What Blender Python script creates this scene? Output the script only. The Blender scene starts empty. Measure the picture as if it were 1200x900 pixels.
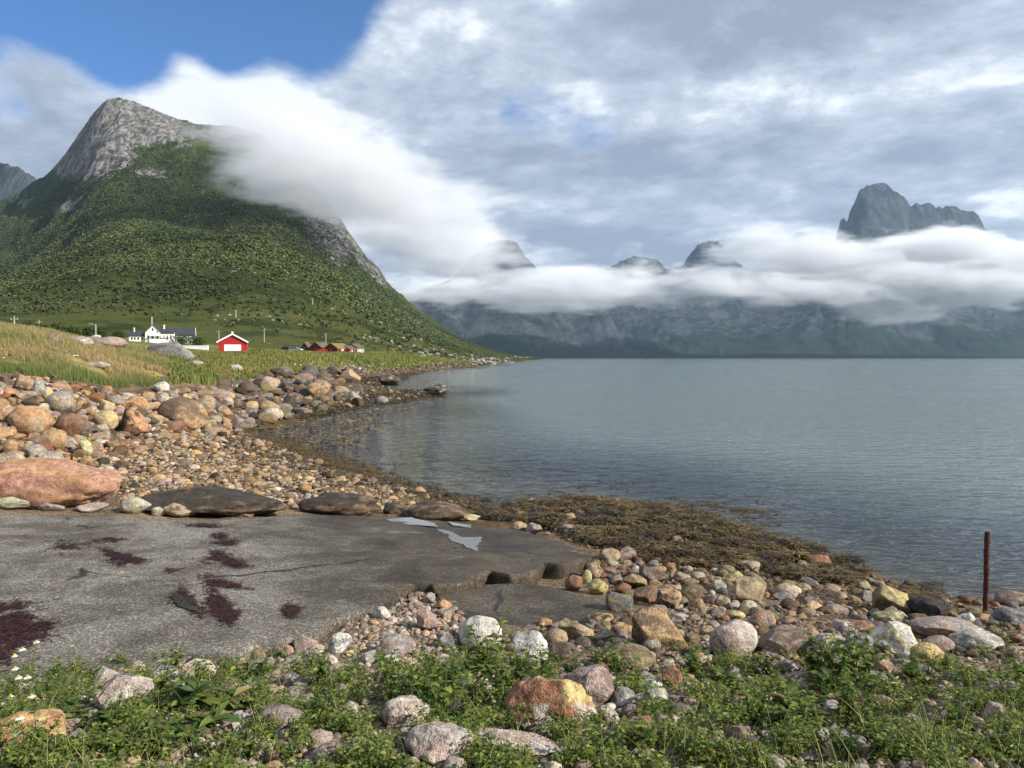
import bpy, bmesh, math, random
import numpy as np
from mathutils import Vector, Matrix
from mathutils.geometry import delaunay_2d_cdt

S = bpy.context.scene
R = math.radians
# ------------------------------------------------------------------ camera
CZ = 3.2
PITCH = math.atan(31 / 900)
cam_d = bpy.data.cameras.new('camera')
cam_d.sensor_width = 36.0
cam_d.lens = 27.0
cam_d.clip_start = 0.1
cam_d.clip_end = 40000
cam = bpy.data.objects.new('camera', cam_d)
cam.location = (0, 0, CZ)
cam.rotation_euler = (math.pi / 2 - PITCH, 0, 0)
S.collection.objects.link(cam)
S.camera = cam
# ------------------------------------------------------------------ light, exposure, engine
SUN_EL, SUN_AZ = R(31), R(112)          # azimuth clockwise from +Y (the view direction)
S.view_settings.view_transform = 'Standard'
S.view_settings.look = 'None'
S.view_settings.exposure = 0.74
S.view_settings.gamma = 1.0
S.render.engine = 'CYCLES'
cy = S.cycles
cy.max_bounces = 8
cy.diffuse_bounces = 2
cy.glossy_bounces = 3
cy.transmission_bounces = 4
cy.transparent_max_bounces = 12
cy.volume_bounces = 3
cy.volume_step_rate = 0.6
cy.volume_max_steps = 512
cy.use_denoising = True
cy.sample_clamp_indirect = 4.0
sd = bpy.data.lights.new('sun', 'SUN')
sd.energy = 5.0
sd.angle = R(0.5)
sd.color = (1.0, 0.94, 0.85)
sun = bpy.data.objects.new('sun', sd)
sun_dir = Vector((math.sin(SUN_AZ) * math.cos(SUN_EL), math.cos(SUN_AZ) * math.cos(SUN_EL), math.sin(SUN_EL)))
sun.rotation_euler = sun_dir.to_track_quat('Z', 'Y').to_euler()
S.collection.objects.link(sun)


class NT:
    """small node-tree helper"""
    def __init__(s, tree):
        s.t = tree
        tree.nodes.clear()

    def n(s, typ, **kw):
        nd = s.t.nodes.new(typ)
        for k, v in kw.items():
            if k.startswith('i_'):
                nd.inputs[k[2:].replace('_', ' ')].default_value = v
            else:
                setattr(nd, k, v)
        return nd

    def set(s, sock, val):
        if isinstance(val, bpy.types.NodeSocket):
            s.t.links.new(val, sock)
        else:
            sock.default_value = val

    def math(s, op, a, b=0.0, c=None, clamp=False):
        nd = s.n('ShaderNodeMath', operation=op, use_clamp=clamp)
        s.set(nd.inputs[0], a)
        s.set(nd.inputs[1], b)
        if c is not None:
            s.set(nd.inputs[2], c)
        return nd.outputs[0]

    def vmath(s, op, a, b=None):
        nd = s.n('ShaderNodeVectorMath', operation=op)
        s.set(nd.inputs[0], a)
        if b is not None:
            s.set(nd.inputs[1], b)
        return nd.outputs['Value' if op in ('DOT_PRODUCT', 'LENGTH', 'DISTANCE') else 'Vector']

    def noise(s, vec, scale, detail=4, rough=0.55, dist=0.0, out='Fac', lac=2.0):
        nd = s.n('ShaderNodeTexNoise')
        if vec is not None:
            s.t.links.new(vec, nd.inputs['Vector'])
        nd.inputs['Scale'].default_value = scale
        nd.inputs['Detail'].default_value = detail
        nd.inputs['Roughness'].default_value = rough
        nd.inputs['Distortion'].default_value = dist
        nd.inputs['Lacunarity'].default_value = lac
        return nd.outputs[out]

    def voro(s, vec, scale, feature='F1', out='Distance'):
        nd = s.n('ShaderNodeTexVoronoi', feature=feature)
        s.t.links.new(vec, nd.inputs['Vector'])
        nd.inputs['Scale'].default_value = scale
        return nd.outputs[out]

    def map(s, v, a, b, c=0.0, d=1.0, smooth=True):
        nd = s.n('ShaderNodeMapRange')
        nd.interpolation_type = 'SMOOTHSTEP' if smooth else 'LINEAR'
        s.set(nd.inputs['Value'], v)
        for k, x in zip(('From Min', 'From Max', 'To Min', 'To Max'), (a, b, c, d)):
            s.set(nd.inputs[k], x)
        return nd.outputs[0]

    def mix(s, f, a, b, mode='MIX'):
        nd = s.n('ShaderNodeMix', data_type='RGBA', blend_type=mode)
        s.set(nd.inputs[0], f)
        for k, v in ((6, a), (7, b)):
            if isinstance(v, (tuple, list)):
                v = tuple(v)[:3] + (1.0,)
            s.set(nd.inputs[k], v)
        return nd.outputs[2]

    def mapping(s, vec, scale=(1, 1, 1), rot=(0, 0, 0), loc=(0, 0, 0)):
        nd = s.n('ShaderNodeMapping')
        s.t.links.new(vec, nd.inputs[0])
        nd.inputs['Scale'].default_value = scale
        nd.inputs['Rotation'].default_value = rot
        nd.inputs['Location'].default_value = loc
        return nd.outputs[0]

    def bump(s, h, strength=0.5, dist=0.02, normal=None):
        nd = s.n('ShaderNodeBump')
        s.set(nd.inputs['Strength'], strength)
        nd.inputs['Distance'].default_value = dist
        s.t.links.new(h, nd.inputs['Height'])
        if normal is not None:
            s.t.links.new(normal, nd.inputs['Normal'])
        return nd.outputs[0]


# ------------------------------------------------------------------ sky with broken cloud
world = bpy.data.worlds.new('World')
S.world = world
world.use_nodes = True
w = NT(world.node_tree)
sky = w.n('ShaderNodeTexSky')
sky.sky_type = 'NISHITA'
sky.sun_disc = False
sky.sun_elevation = SUN_EL
sky.sun_rotation = SUN_AZ
sky.air_density = 1.0
sky.dust_density = 0.2
sky.ozone_density = 2.5
skyc = w.vmath('SCALE', sky.outputs[0])
skyc.node.inputs['Scale'].default_value = 0.082
skyc = w.mix(1.0, skyc, (0.42, 0.70, 1.03), 'MULTIPLY')
d0 = w.n('ShaderNodeTexCoord').outputs['Generated']
sep = w.n('ShaderNodeSeparateXYZ')
w.t.links.new(d0, sep.inputs[0])
zc = w.math('MAXIMUM', sep.outputs[2], 0.0)
den = w.math('ADD', zc, 0.20)
comb = w.n('ShaderNodeCombineXYZ')
w.set(comb.inputs[0], w.math('DIVIDE', sep.outputs[0], den))
w.set(comb.inputs[1], w.math('DIVIDE', sep.outputs[1], den))
w.set(comb.inputs[2], w.math('MULTIPLY', zc, 1.2))
P = comb.outputs[0]


def dmask(u, v, a, b):
    """1 inside an angle of about a around the direction of picture point u,v fading to 0 at b (radians)"""
    dd = Vector(((u - 600) / 900, 1, (419 - v) / 900)).normalized()
    dt = w.vmath('DOT_PRODUCT', d0, tuple(dd))
    return w.map(dt, math.cos(b), math.cos(a))


big = w.noise(w.mapping(P, loc=(3.1, 1.7, 0)), 0.9, 3, 0.5)
med = w.noise(w.mapping(P, loc=(7.3, -2.2, 1.0)), 1.6, 11, 0.60, 0.15)
fin = w.noise(w.mapping(P, loc=(1.3, 5.2, 0.4)), 6.0, 8, 0.62, 0.1)
cov = w.math('ADD', w.math('MULTIPLY', med, 0.75), w.math('MULTIPLY', big, 0.35))
cov = w.math('ADD', cov, w.math('MULTIPLY', fin, 0.12))
for (mu, mv, ma, mb_, mk) in ((10, 15, .10, .20, -.50), (180, -10, .06, .16, -.34), (330, -15, .06, .15, -.34), (620, 130, .01, .06, -.14), (690, 150, .01, .05, -.10), (70, 170, .04, .13, .24), (150, 95, .04, .11, .16), (250, 110, .05, .11, .13), (420, 130, .08, .18, .18), (520, 210, .08, .24, .16)):
    cov = w.math('ADD', cov, w.math('MULTIPLY', dmask(mu, mv, ma, mb_), mk))
cov = w.math('ADD', cov, w.math('MULTIPLY', dmask(150, 150, 0.05, 0.24), 0.20))
cov = w.math('ADD', cov, 0.03)
cov = w.math('SUBTRACT', cov, w.math('MULTIPLY', dmask(380, -30, 0.04, 0.20), 0.12))
cov = w.math('SUBTRACT', cov, w.math('MULTIPLY', dmask(650, 135, 0.02, 0.14), 0.10))
cov = w.math('ADD', cov, w.math('MULTIPLY', dmask(1000, 60, 0.10, 0.42), 0.10))
cov = w.math('ADD', cov, w.math('MULTIPLY', w.map(sep.outputs[2], 0.26, 0.10), 0.22))
cover = w.map(cov, 0.40, 0.62)
# shading inside the cloud deck: grey-lavender bases, white puffs
br = w.noise(w.mapping(P, loc=(-2.0, 3.3, 2.0)), 1.7, 11, 0.60, 0.2)
br2 = w.noise(w.mapping(P, loc=(5.0, 0.3, 3.0)), 1.1, 2, 0.5, 0.3)
b = w.math('ADD', w.math('MULTIPLY', br, 0.95), w.math('MULTIPLY', br2, 0.40))
b = w.math('ADD', b, w.math('MULTIPLY', w.math('SUBTRACT', fin, 0.5), 0.42))
b = w.math('ADD', b, -0.02)
b = w.math('ADD', b, w.math('MULTIPLY', dmask(440, 190, 0.08, 0.26), 0.02))
b = w.math('ADD', b, w.math('MULTIPLY', dmask(100, 130, 0.05, 0.25), 0.06))
b = w.math('SUBTRACT', b, w.math('MULTIPLY', dmask(960, 120, 0.10, 0.45), 0.04))
b = w.math('SUBTRACT', b, w.math('MULTIPLY', dmask(700, 260, 0.05, 0.20), 0.05))
bf = w.map(b, 0.50, 0.78, smooth=False)
cr = w.n('ShaderNodeValToRGB')
w.t.links.new(bf, cr.inputs[0])
els = cr.color_ramp.elements
els[0].position, els[0].color = 0.0, (0.195, 0.235, 0.305, 1)
els[1].position, els[1].color = 1.0, (0.60, 0.625, 0.66, 1)
e = els.new(0.4)
e.color = (0.275, 0.32, 0.395, 1)
e = els.new(0.7)
e.color = (0.37, 0.415, 0.49, 1)
# thin edges of the clouds catch more light
edge = w.math('MULTIPLY', cover, w.math('SUBTRACT', 1.0, cover))
cc = w.mix(w.math('MULTIPLY', edge, 1.2), cr.outputs[0], (0.50, 0.54, 0.60))
col = w.mix(cover, skyc, cc)
below = w.map(sep.outputs[2], -0.02, 0.0)
col = w.mix(below, (0.10, 0.12, 0.14), col)
bg = w.n('ShaderNodeBackground')
w.set(bg.inputs[0], col)
bg.inputs[1].default_value = 1.0
w.t.links.new(bg.outputs[0], w.n('ShaderNodeOutputWorld').inputs[0])

# ------------------------------------------------------------------ helpers
rng = np.random.default_rng(11)
random.seed(11)
_perm = np.random.default_rng(5).permutation(256).astype(np.int64)
_perm = np.concatenate([_perm, _perm, _perm])
_g = np.random.default_rng(6).normal(size=(256, 3))
_g /= np.linalg.norm(_g, axis=1)[:, None]


def pn(x, y, z=0.0):
    """gradient noise, about -1..1"""
    x, y, z = np.broadcast_arrays(np.asarray(x, float), np.asarray(y, float), np.asarray(z, float))
    xi, yi, zi = np.floor(x).astype(np.int64), np.floor(y).astype(np.int64), np.floor(z).astype(np.int64)
    xf, yf, zf = x - xi, y - yi, z - zi
    f = lambda t: t * t * t * (t * (t * 6 - 15) + 10)
    uu, vv, ww = f(xf), f(yf), f(zf)
    out = 0
    for dx in (0, 1):
        for dy in (0, 1):
            for dz in (0, 1):
                h = _perm[_perm[_perm[(xi + dx) & 255] + ((yi + dy) & 255)] + ((zi + dz) & 255)]
                g = _g[h]
                dot = g[..., 0] * (xf - dx) + g[..., 1] * (yf - dy) + g[..., 2] * (zf - dz)
                out = out + dot * (uu if dx else 1 - uu) * (vv if dy else 1 - vv) * (ww if dz else 1 - ww)
    return out * 1.5


def fbm(x, y, z=0.0, o=4, g=0.5):
    s, a = 0, 1.0
    for i in range(o):
        s = s + a * pn(x, y, z)
        x, y, z, a = x * 2.03 + 11.3, y * 2.03 - 7.1, z * 2.03 + 3.7, a * g
    return s


def ridged(x, y, z=0.0, o=5, g=0.5):
    s, a = 0, 1.0
    for i in range(o):
        s = s + a * (1 - np.abs(pn(x, y, z)) * 2)
        x, y, z, a = x * 2.07 + 5.3, y * 2.07 - 9.1, z * 2.07 + 1.7, a * g
    return s


def sst(a, b, x):
    t = np.clip((x - a) / (b - a), 0, 1)
    return t * t * (3 - 2 * t)


def mesh_np(name, V, F, mat, parent=None, smooth=True, col=None, attrs=None):
    """one mesh object from arrays; F is (n,3) or (n,4)"""
    me = bpy.data.meshes.new(name)
    V = np.asarray(V, np.float32)
    F = np.asarray(F, np.int32)
    k = F.shape[1]
    me.vertices.add(len(V))
    me.vertices.foreach_set('co', V.ravel())
    me.loops.add(F.size)
    me.loops.foreach_set('vertex_index', F.ravel())
    me.polygons.add(len(F))
    me.polygons.foreach_set('loop_start', np.arange(0, F.size, k, dtype=np.int32))
    me.polygons.foreach_set('loop_total', np.full(len(F), k, np.int32))
    me.polygons.foreach_set('use_smooth', np.full(len(F), smooth, bool))
    me.update(calc_edges=True)
    if col is not None:
        c = np.ones((len(V), 4), np.float32)
        c[:, :3] = col
        at = me.color_attributes.new('col', 'FLOAT_COLOR', 'POINT')
        at.data.foreach_set('color', c.ravel())
    for kx, a in (attrs or {}).items():
        at = me.attributes.new(kx, 'FLOAT', 'POINT')
        at.data.foreach_set('value', np.asarray(a, np.float32))
    me.materials.append(mat)
    o = bpy.data.objects.new(name, me)
    S.collection.objects.link(o)
    if parent is not None:
        o.parent = parent
    return o


USED = {}


def tag(o, label=None, cat=None, group=None, kind=None):
    if label:
        o['label'] = label
        USED[label] = USED.get(label, 0) + 1
    if cat:
        o['category'] = cat
    if group:
        o['group'] = group
    if kind:
        o['kind'] = kind
    return o


def empty(name, loc, rz=0.0):
    o = bpy.data.objects.new(name, None)
    o.empty_display_size = 0.2
    o.location = loc
    o.rotation_euler = (0, 0, rz)
    S.collection.objects.link(o)
    return o


class MB:
    """collects boxes, prisms and tubes into ONE mesh"""
    def __init__(s):
        s.bm = bmesh.new()

    def box(s, x0, x1, y0, y1, z0, z1):
        vs = [s.bm.verts.new((x, y, z)) for z in (z0, z1) for x, y in ((x0, y0), (x1, y0), (x1, y1), (x0, y1))]
        for f in ((3, 2, 1, 0), (4, 5, 6, 7), (0, 1, 5, 4), (1, 2, 6, 5), (2, 3, 7, 6), (3, 0, 4, 7)):
            s.bm.faces.new([vs[i] for i in f])
        return s

    def prism(s, pts, y0, y1):
        """polygon in x,z (counter-clockwise seen from -y) extruded along y"""
        a = [s.bm.verts.new((x, y0, z)) for x, z in pts]
        b_ = [s.bm.verts.new((x, y1, z)) for x, z in pts]
        s.bm.faces.new(a)
        s.bm.faces.new(b_[::-1])
        n = len(pts)
        for i in range(n):
            j = (i + 1) % n
            s.bm.faces.new((a[j], a[i], b_[i], b_[j]))
        return s

    def tube(s, p, q, r0, r1, n=8):
        p, q = Vector(p), Vector(q)
        d = (q - p).normalized()
        a = d.orthogonal().normalized()
        b_ = d.cross(a)
        rings = []
        for c, r in ((p, r0), (q, r1)):
            rings.append([s.bm.verts.new(c + (a * math.cos(t) + b_ * math.sin(t)) * r) for t in [2 * math.pi * i / n for i in range(n)]])
        for i in range(n):
            j = (i + 1) % n
            s.bm.faces.new((rings[0][i], rings[0][j], rings[1][j], rings[1][i]))
        s.bm.faces.new(rings[0][::-1])
        s.bm.faces.new(rings[1])
        return s

    def build(s, name, mat, parent=None, bevel=0.0, smooth=False):
        if bevel:
            bmesh.ops.bevel(s.bm, geom=s.bm.edges[:], offset=bevel, segments=1, affect='EDGES')
        bmesh.ops.recalc_face_normals(s.bm, faces=s.bm.faces)
        me = bpy.data.meshes.new(name)
        s.bm.to_mesh(me)
        s.bm.free()
        me.materials.append(mat)
        if smooth:
            me.polygons.foreach_set('use_smooth', [True] * len(me.polygons))
        o = bpy.data.objects.new(name, me)
        S.collection.objects.link(o)
        if parent is not None:
            o.parent = parent
        return o


# ------------------------------------------------------------------ materials
def new_mat(name):
    m = bpy.data.materials.new(name)
    m.use_nodes = True
    t = NT(m.node_tree)
    out = t.n('ShaderNodeOutputMaterial')
    return m, t, out


def principled(t, out, col, rough=0.8, normal=None, spec=0.3, **kw):
    p = t.n('ShaderNodeBsdfPrincipled')
    t.set(p.inputs['Base Color'], col if isinstance(col, bpy.types.NodeSocket) else tuple(col) + (1.0,))
    t.set(p.inputs['Roughness'], rough)
    p.inputs['Specular IOR Level'].default_value = spec
    for k, v in kw.items():
        t.set(p.inputs[k.replace('_', ' ')], v)
    if normal is not None:
        t.t.links.new(normal, p.inputs['Normal'])
    t.t.links.new(p.outputs[0], out.inputs[0])
    return p


def plain(name, col, rough=0.6, var=0.15, scale=8.0, spec=0.3):
    m, t, out = new_mat(name)
    g = t.n('ShaderNodeTexCoord').outputs['Object']
    n = t.noise(g, scale, 4)
    c = t.mix(t.map(n, 0.3, 0.7), [x * (1 - var) for x in col], [min(1, x * (1 + var)) for x in col])
    principled(t, out, c, rough, t.bump(n, 0.15, 0.01), spec)
    return m


def vcol(t):
    a = t.n('ShaderNodeVertexColor')
    a.layer_name = 'col'
    return a.outputs[0]


def attr(t, name):
    a = t.n('ShaderNodeAttribute')
    a.attribute_name = name
    return a.outputs['Fac']


# rock: mineral grain and blotches over the stone's own colour
mat_rock, t, out = new_mat('rock')
g = t.n('ShaderNodeNewGeometry').outputs['Position']
n1 = t.noise(g, 9, 5, 0.65)
n2 = t.noise(g, 55, 4, 0.7)
n3 = t.voro(g, 90)
c = t.mix(1.0, vcol(t), t.mix(t.map(n1, 0.3, 0.7), (0.62, 0.60, 0.58), (1.22, 1.2, 1.18)), 'MULTIPLY')
c = t.mix(1.0, c, t.mix(t.map(n2, 0.35, 0.65), (0.72, 0.72, 0.72), (1.25, 1.25, 1.25)), 'MULTIPLY')
c = t.mix(t.map(t.noise(g, 30, 3, 0.6), 0.62, 0.70), c, t.mix(1.0, c, (0.35, 0.34, 0.33), 'MULTIPLY'))
h = t.math('ADD', t.math('MULTIPLY', n1, 1.0), t.math('MULTIPLY', n2, 0.35))
h = t.math('ADD', h, t.math('MULTIPLY', n3, 0.15))
principled(t, out, c, 0.82, t.bump(h, 1.0, 0.035), 0.25)

mat_pebble, t, out = new_mat('pebble')
g = t.n('ShaderNodeNewGeometry').outputs['Position']
n1 = t.noise(g, 30, 4, 0.65)
c = t.mix(1.0, vcol(t), t.mix(t.map(n1, 0.3, 0.7), (0.6, 0.6, 0.6), (1.25, 1.25, 1.25)), 'MULTIPLY')
principled(t, out, c, 0.8, t.bump(n1, 0.5, 0.02), 0.25)

# ground: soil, gravel, turf from vertex colour, grain by distance scale
mat_ground, t, out = new_mat('ground')
g = t.n('ShaderNodeNewGeometry').outputs['Position']
n0 = t.noise(g, 0.06, 5, 0.6)
n1 = t.noise(g, 1.1, 6, 0.65)
n2 = t.noise(g, 24, 4, 0.7)
v1 = t.voro(g, 34)
v2 = t.voro(g, 34, out='Color')
c = t.mix(1.0, vcol(t), t.mix(t.map(n1, 0.3, 0.7), (0.55, 0.55, 0.55), (1.35, 1.33, 1.3)), 'MULTIPLY')
c = t.mix(1.0, c, t.mix(t.map(n0, 0.35, 0.65), (0.78, 0.8, 0.8), (1.15, 1.12, 1.1)), 'MULTIPLY')
gr = attr(t, 'gravel')
pc = t.mix(1.0, c, t.mix(t.n('ShaderNodeSeparateColor').outputs[0], (0.5, 0.45, 0.4), (1.7, 1.6, 1.5)), 'MULTIPLY')
t.t.links.new(v2, t.t.nodes['Separate Color'].inputs[0])
c = t.mix(gr, t.mix(1.0, c, t.mix(n2, (0.5, 0.5, 0.5), (1.4, 1.4, 1.4)), 'MULTIPLY'), pc)
hh = t.math('ADD', t.math('MULTIPLY', n2, 0.6), t.math('MULTIPLY', t.math('SUBTRACT', 1.0, v1), t.math('MULTIPLY', gr, 1.2)))
hh = t.math('ADD', hh, t.math('MULTIPLY', n1, 2.0))
principled(t, out, c, 0.9, t.bump(hh, 0.6, 0.04), 0.15)

# mountain: cliff rock / scrub / turf
mat_mtn, t, out = new_mat('mountain_rock_and_scrub')
g = t.n('ShaderNodeNewGeometry').outputs['Position']
n0 = t.noise(g, 0.004, 6, 0.6)
n1 = t.noise(g, 0.022, 8, 0.7)
n2 = t.noise(g, 0.12, 5, 0.7)
st = t.noise(t.mapping(g, (0.075, 0.075, 0.007)), 1.0, 9, 0.75, 0.3)
rock = t.mix(t.map(st, 0.36, 0.64), (0.050, 0.049, 0.048), (0.36, 0.34, 0.315))
rock = t.mix(t.map(n1, 0.52, 0.62), rock, t.mix(1.0, rock, (0.5, 0.52, 0.5), 'MULTIPLY'))
green = t.mix(t.map(n1, 0.35, 0.65), (0.036, 0.058, 0.017), (0.090, 0.118, 0.034))
green = t.mix(t.map(n2, 0.40, 0.62), t.mix(1.0, green, (0.6, 0.62, 0.6), 'MULTIPLY'), green)
green = t.mix(t.map(n0, 0.50, 0.70), green, (0.085, 0.098, 0.028))
rk = attr(t, 'rock')
green = t.mix(t.math('MULTIPLY', t.map(t.noise(g, 0.045, 6, 0.7), 0.50, 0.60), 0.55), green, (0.030, 0.048, 0.014))
rf = t.map(t.math('ADD', rk, t.math('MULTIPLY', t.math('SUBTRACT', t.noise(g, 0.035, 8, 0.75), 0.5), 1.5)), 0.42, 0.56)
c = t.mix(rf, t.mix(t.math('MULTIPLY', attr(t, 'meadow'), t.map(t.noise(g, 0.03, 7, 0.72), 0.60, 0.46)), green, t.mix(n2, (0.080, 0.105, 0.026), (0.165, 0.160, 0.052))), rock)
hb = t.math('ADD', t.math('MULTIPLY', st, 30.0), t.math('MULTIPLY', n2, 4.0))
principled(t, out, c, 0.95, t.bump(hb, 0.8, 1.0), 0.05)

mat_far, t, out = new_mat('far_mountain_rock_shaded')  # rock and scrub tones darkened: cloud shadow is put into their colour
g = t.n('ShaderNodeNewGeometry').outputs['Position']
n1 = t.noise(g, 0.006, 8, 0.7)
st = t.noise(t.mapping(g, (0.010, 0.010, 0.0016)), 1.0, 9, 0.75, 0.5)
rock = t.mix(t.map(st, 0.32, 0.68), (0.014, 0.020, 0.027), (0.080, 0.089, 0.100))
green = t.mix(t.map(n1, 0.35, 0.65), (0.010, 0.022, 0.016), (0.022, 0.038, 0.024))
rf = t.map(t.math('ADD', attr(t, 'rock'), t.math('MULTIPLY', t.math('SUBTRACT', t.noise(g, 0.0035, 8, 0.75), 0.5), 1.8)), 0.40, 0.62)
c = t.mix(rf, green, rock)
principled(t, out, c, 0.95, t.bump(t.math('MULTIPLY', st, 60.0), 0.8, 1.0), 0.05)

# foliage / grass / weed: colour from vertices, thin leaves let light through
def leafmat(name, trans=0.35, rough=0.55):
    m, t, out = new_mat(name)
    c = vcol(t)
    p = t.n('ShaderNodeBsdfPrincipled')
    t.set(p.inputs['Base Color'], c)
    p.inputs['Roughness'].default_value = rough
    p.inputs['Specular IOR Level'].default_value = 0.25
    tr = t.n('ShaderNodeBsdfTranslucent')
    t.set(tr.inputs[0], t.mix(1.0, c, (1.1, 1.25, 0.6), 'MULTIPLY'))
    mx = t.n('ShaderNodeMixShader')
    mx.inputs[0].default_value = trans
    t.t.links.new(p.outputs[0], mx.inputs[1])
    t.t.links.new(tr.outputs[0], mx.inputs[2])
    t.t.links.new(mx.outputs[0], out.inputs[0])
    return m


mat_leaf = leafmat('leaf')
mat_grass = leafmat('grass_blade', 0.3, 0.7)
mat_tree = leafmat('tree_foliage', 0.0, 0.9)
mat_weed = leafmat('seaweed', 0.08, 0.45)

# concrete
mat_conc, t, out = new_mat('weathered_concrete')
g = t.n('ShaderNodeNewGeometry').outputs['Position']
n1 = t.noise(g, 1.2, 6, 0.6, 0.4)
n2 = t.noise(g, 60, 4, 0.75)
v = t.voro(g, 70)
vc = t.voro(g, 70, out='Color')
sp = t.n('ShaderNodeSeparateColor')
t.t.links.new(vc, sp.inputs[0])
c = t.mix(t.map(n1, 0.35, 0.65), (0.095, 0.082, 0.066), (0.205, 0.188, 0.160))
c = t.mix(attr(t, 'damp'), c, t.mix(1.0, c, (0.38, 0.32, 0.24), 'MULTIPLY'))
c = t.mix(t.map(sp.outputs[0], 0.55, 0.95), t.mix(1.0, c, (0.62, 0.62, 0.60), 'MULTIPLY'), t.mix(1.0, c, (1.9, 1.87, 1.84), 'MULTIPLY'))
c = t.mix(1.0, c, t.mix(n2, (0.5, 0.5, 0.5), (1.45, 1.45, 1.45)), 'MULTIPLY')
c = t.mix(t.map(t.noise(t.mapping(g, (0.6, 3.5, 1)), 1.5, 6, 0.7, 0.8), 0.60, 0.72, 0, 0.6), c, (0.33, 0.31, 0.27))
c = t.mix(t.map(t.noise(g, 2.2, 7, 0.7, 1.0), 0.60, 0.68, 0, 0.75), c, (0.055, 0.045, 0.037))
wp = t.n('ShaderNodeVectorMath', operation='ADD')
t.t.links.new(g, wp.inputs[0])
t.t.links.new(t.vmath('MULTIPLY', t.noise(g, 2.5, 5, 0.65, out='Color'), (0.5, 0.5, 0.0)), wp.inputs[1])
ck = t.math('ADD', t.voro(wp.outputs[0], 0.27, 'DISTANCE_TO_EDGE'), t.map(t.noise(g, 0.5, 2), 0.45, 0.55, 0.0, 0.02))
c = t.mix(t.map(ck, 0.004, 0.014, 1, 0), c, (0.020, 0.017, 0.014))
c = t.mix(t.map(t.noise(g, 0.9, 8, 0.75), 0.50, 0.66, 0, 0.6), c, t.mix(1.0, c, (0.45, 0.42, 0.38), 'MULTIPLY'))
h = t.math('ADD', t.math('MULTIPLY', t.math('SUBTRACT', 1, v), 0.5), n2)
h = t.math('ADD', h, t.math('MULTIPLY', n1, 1.0))
principled(t, out, c, t.map(attr(t, 'damp'), 0, 1, 0.85, 0.6), t.bump(h, 0.9, 0.012), 0.3)

# sea
mat_water, t, out = new_mat('sea_water')
g = t.n('ShaderNodeNewGeometry').outputs['Position']
w1 = t.noise(t.mapping(g, (1.05, 2.3, 1), (0, 0, R(-9))), 1.0, 3, 0.5, 0.25)
w2 = t.noise(t.mapping(g, (3.6, 7.5, 1), (0, 0, R(12))), 1.0, 2, 0.5, 0.2)
w3 = t.noise(t.mapping(g, (0.22, 0.5, 1), (0, 0, R(4))), 1.0, 3, 0.5)
patch = t.map(t.noise(t.mapping(g, (0.012, 0.03, 1)), 1.0, 4, 0.6, 0.4), 0.35, 0.65, 0.55, 1.15)
hgt = t.math('ADD', t.math('MULTIPLY', w1, 0.23), t.math('MULTIPLY', w2, 0.055))
hgt = t.math('ADD', hgt, t.math('MULTIPLY', w3, 0.16))
bn = t.n('ShaderNodeBump')
t.set(bn.inputs['Strength'], t.math('MULTIPLY', patch, attr(t, 'chop')))
bn.inputs['Distance'].default_value = 1.0
t.t.links.new(hgt, bn.inputs['Height'])
fr = t.n('ShaderNodeFresnel')
fr.inputs['IOR'].default_value = 1.34
t.t.links.new(bn.outputs[0], fr.inputs['Normal'])
gl = t.n('ShaderNodeBsdfGlossy')
gl.inputs['Roughness'].default_value = 0.03
gl.inputs['Color'].default_value = (1, 1, 1, 1)
t.t.links.new(bn.outputs[0], gl.inputs['Normal'])
tp = t.n('ShaderNodeBsdfTransparent')
tp.inputs[0].default_value = (0.78, 0.84, 0.80, 1)
df = t.n('ShaderNodeBsdfDiffuse')
df.inputs[0].default_value = (0.165, 0.200, 0.195, 1)
mb = t.n('ShaderNodeMixShader')
t.t.links.new(attr(t, 'depth'), mb.inputs[0])
t.t.links.new(tp.outputs[0], mb.inputs[1])
t.t.links.new(df.outputs[0], mb.inputs[2])
mx = t.n('ShaderNodeMixShader')
t.t.links.new(fr.outputs[0], mx.inputs[0])
t.t.links.new(mb.outputs[0], mx.inputs[1])
t.t.links.new(gl.outputs[0], mx.inputs[2])
t.t.links.new(mx.outputs[0], out.inputs[0])

mat_puddle, t, out = new_mat('puddle_water')
g = t.n('ShaderNodeNewGeometry').outputs['Position']
principled(t, out, (0.035, 0.035, 0.03), 0.03, t.bump(t.noise(g, 4, 2), 0.04, 0.02), 0.6)

mat_rust, t, out = new_mat('rusty_steel')
g = t.n('ShaderNodeTexCoord').outputs['Object']
n = t.noise(g, 30, 5, 0.7)
principled(t, out, t.mix(t.map(n, 0.35, 0.65), (0.025, 0.012, 0.010), (0.10, 0.038, 0.024)), 0.9, t.bump(n, 0.6, 0.01), 0.2)

mat_red = plain('red_paint', (0.36, 0.018, 0.015), 0.6, 0.1, 3)
mat_dred = plain('dark_red_boards', (0.13, 0.018, 0.015), 0.7, 0.2, 3)
mat_bred = plain('bright_red_boards', (0.30, 0.02, 0.018), 0.6, 0.1, 3)
mat_white = plain('white_paint', (0.80, 0.80, 0.78), 0.5, 0.04, 2)
mat_cream = plain('cream_paint', (0.72, 0.70, 0.58), 0.6, 0.05, 1)
mat_slate = plain('dark_roof', (0.035, 0.038, 0.045), 0.7, 0.25, 2)
mat_bark = plain('bark_brown', (0.12, 0.09, 0.065), 0.9, 0.3, 6)
mat_glass = plain('window_glass', (0.03, 0.035, 0.045), 0.1, 0.1, 1, 0.6)
mat_turf = plain('turf_roof', (0.16, 0.12, 0.045), 0.95, 0.5, 2.5)
mat_gturf = plain('greyed_turf', (0.10, 0.08, 0.055), 0.95, 0.4, 1.5)
mat_pole = plain('grey_wood', (0.30, 0.28, 0.25), 0.85, 0.2, 3)
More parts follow.
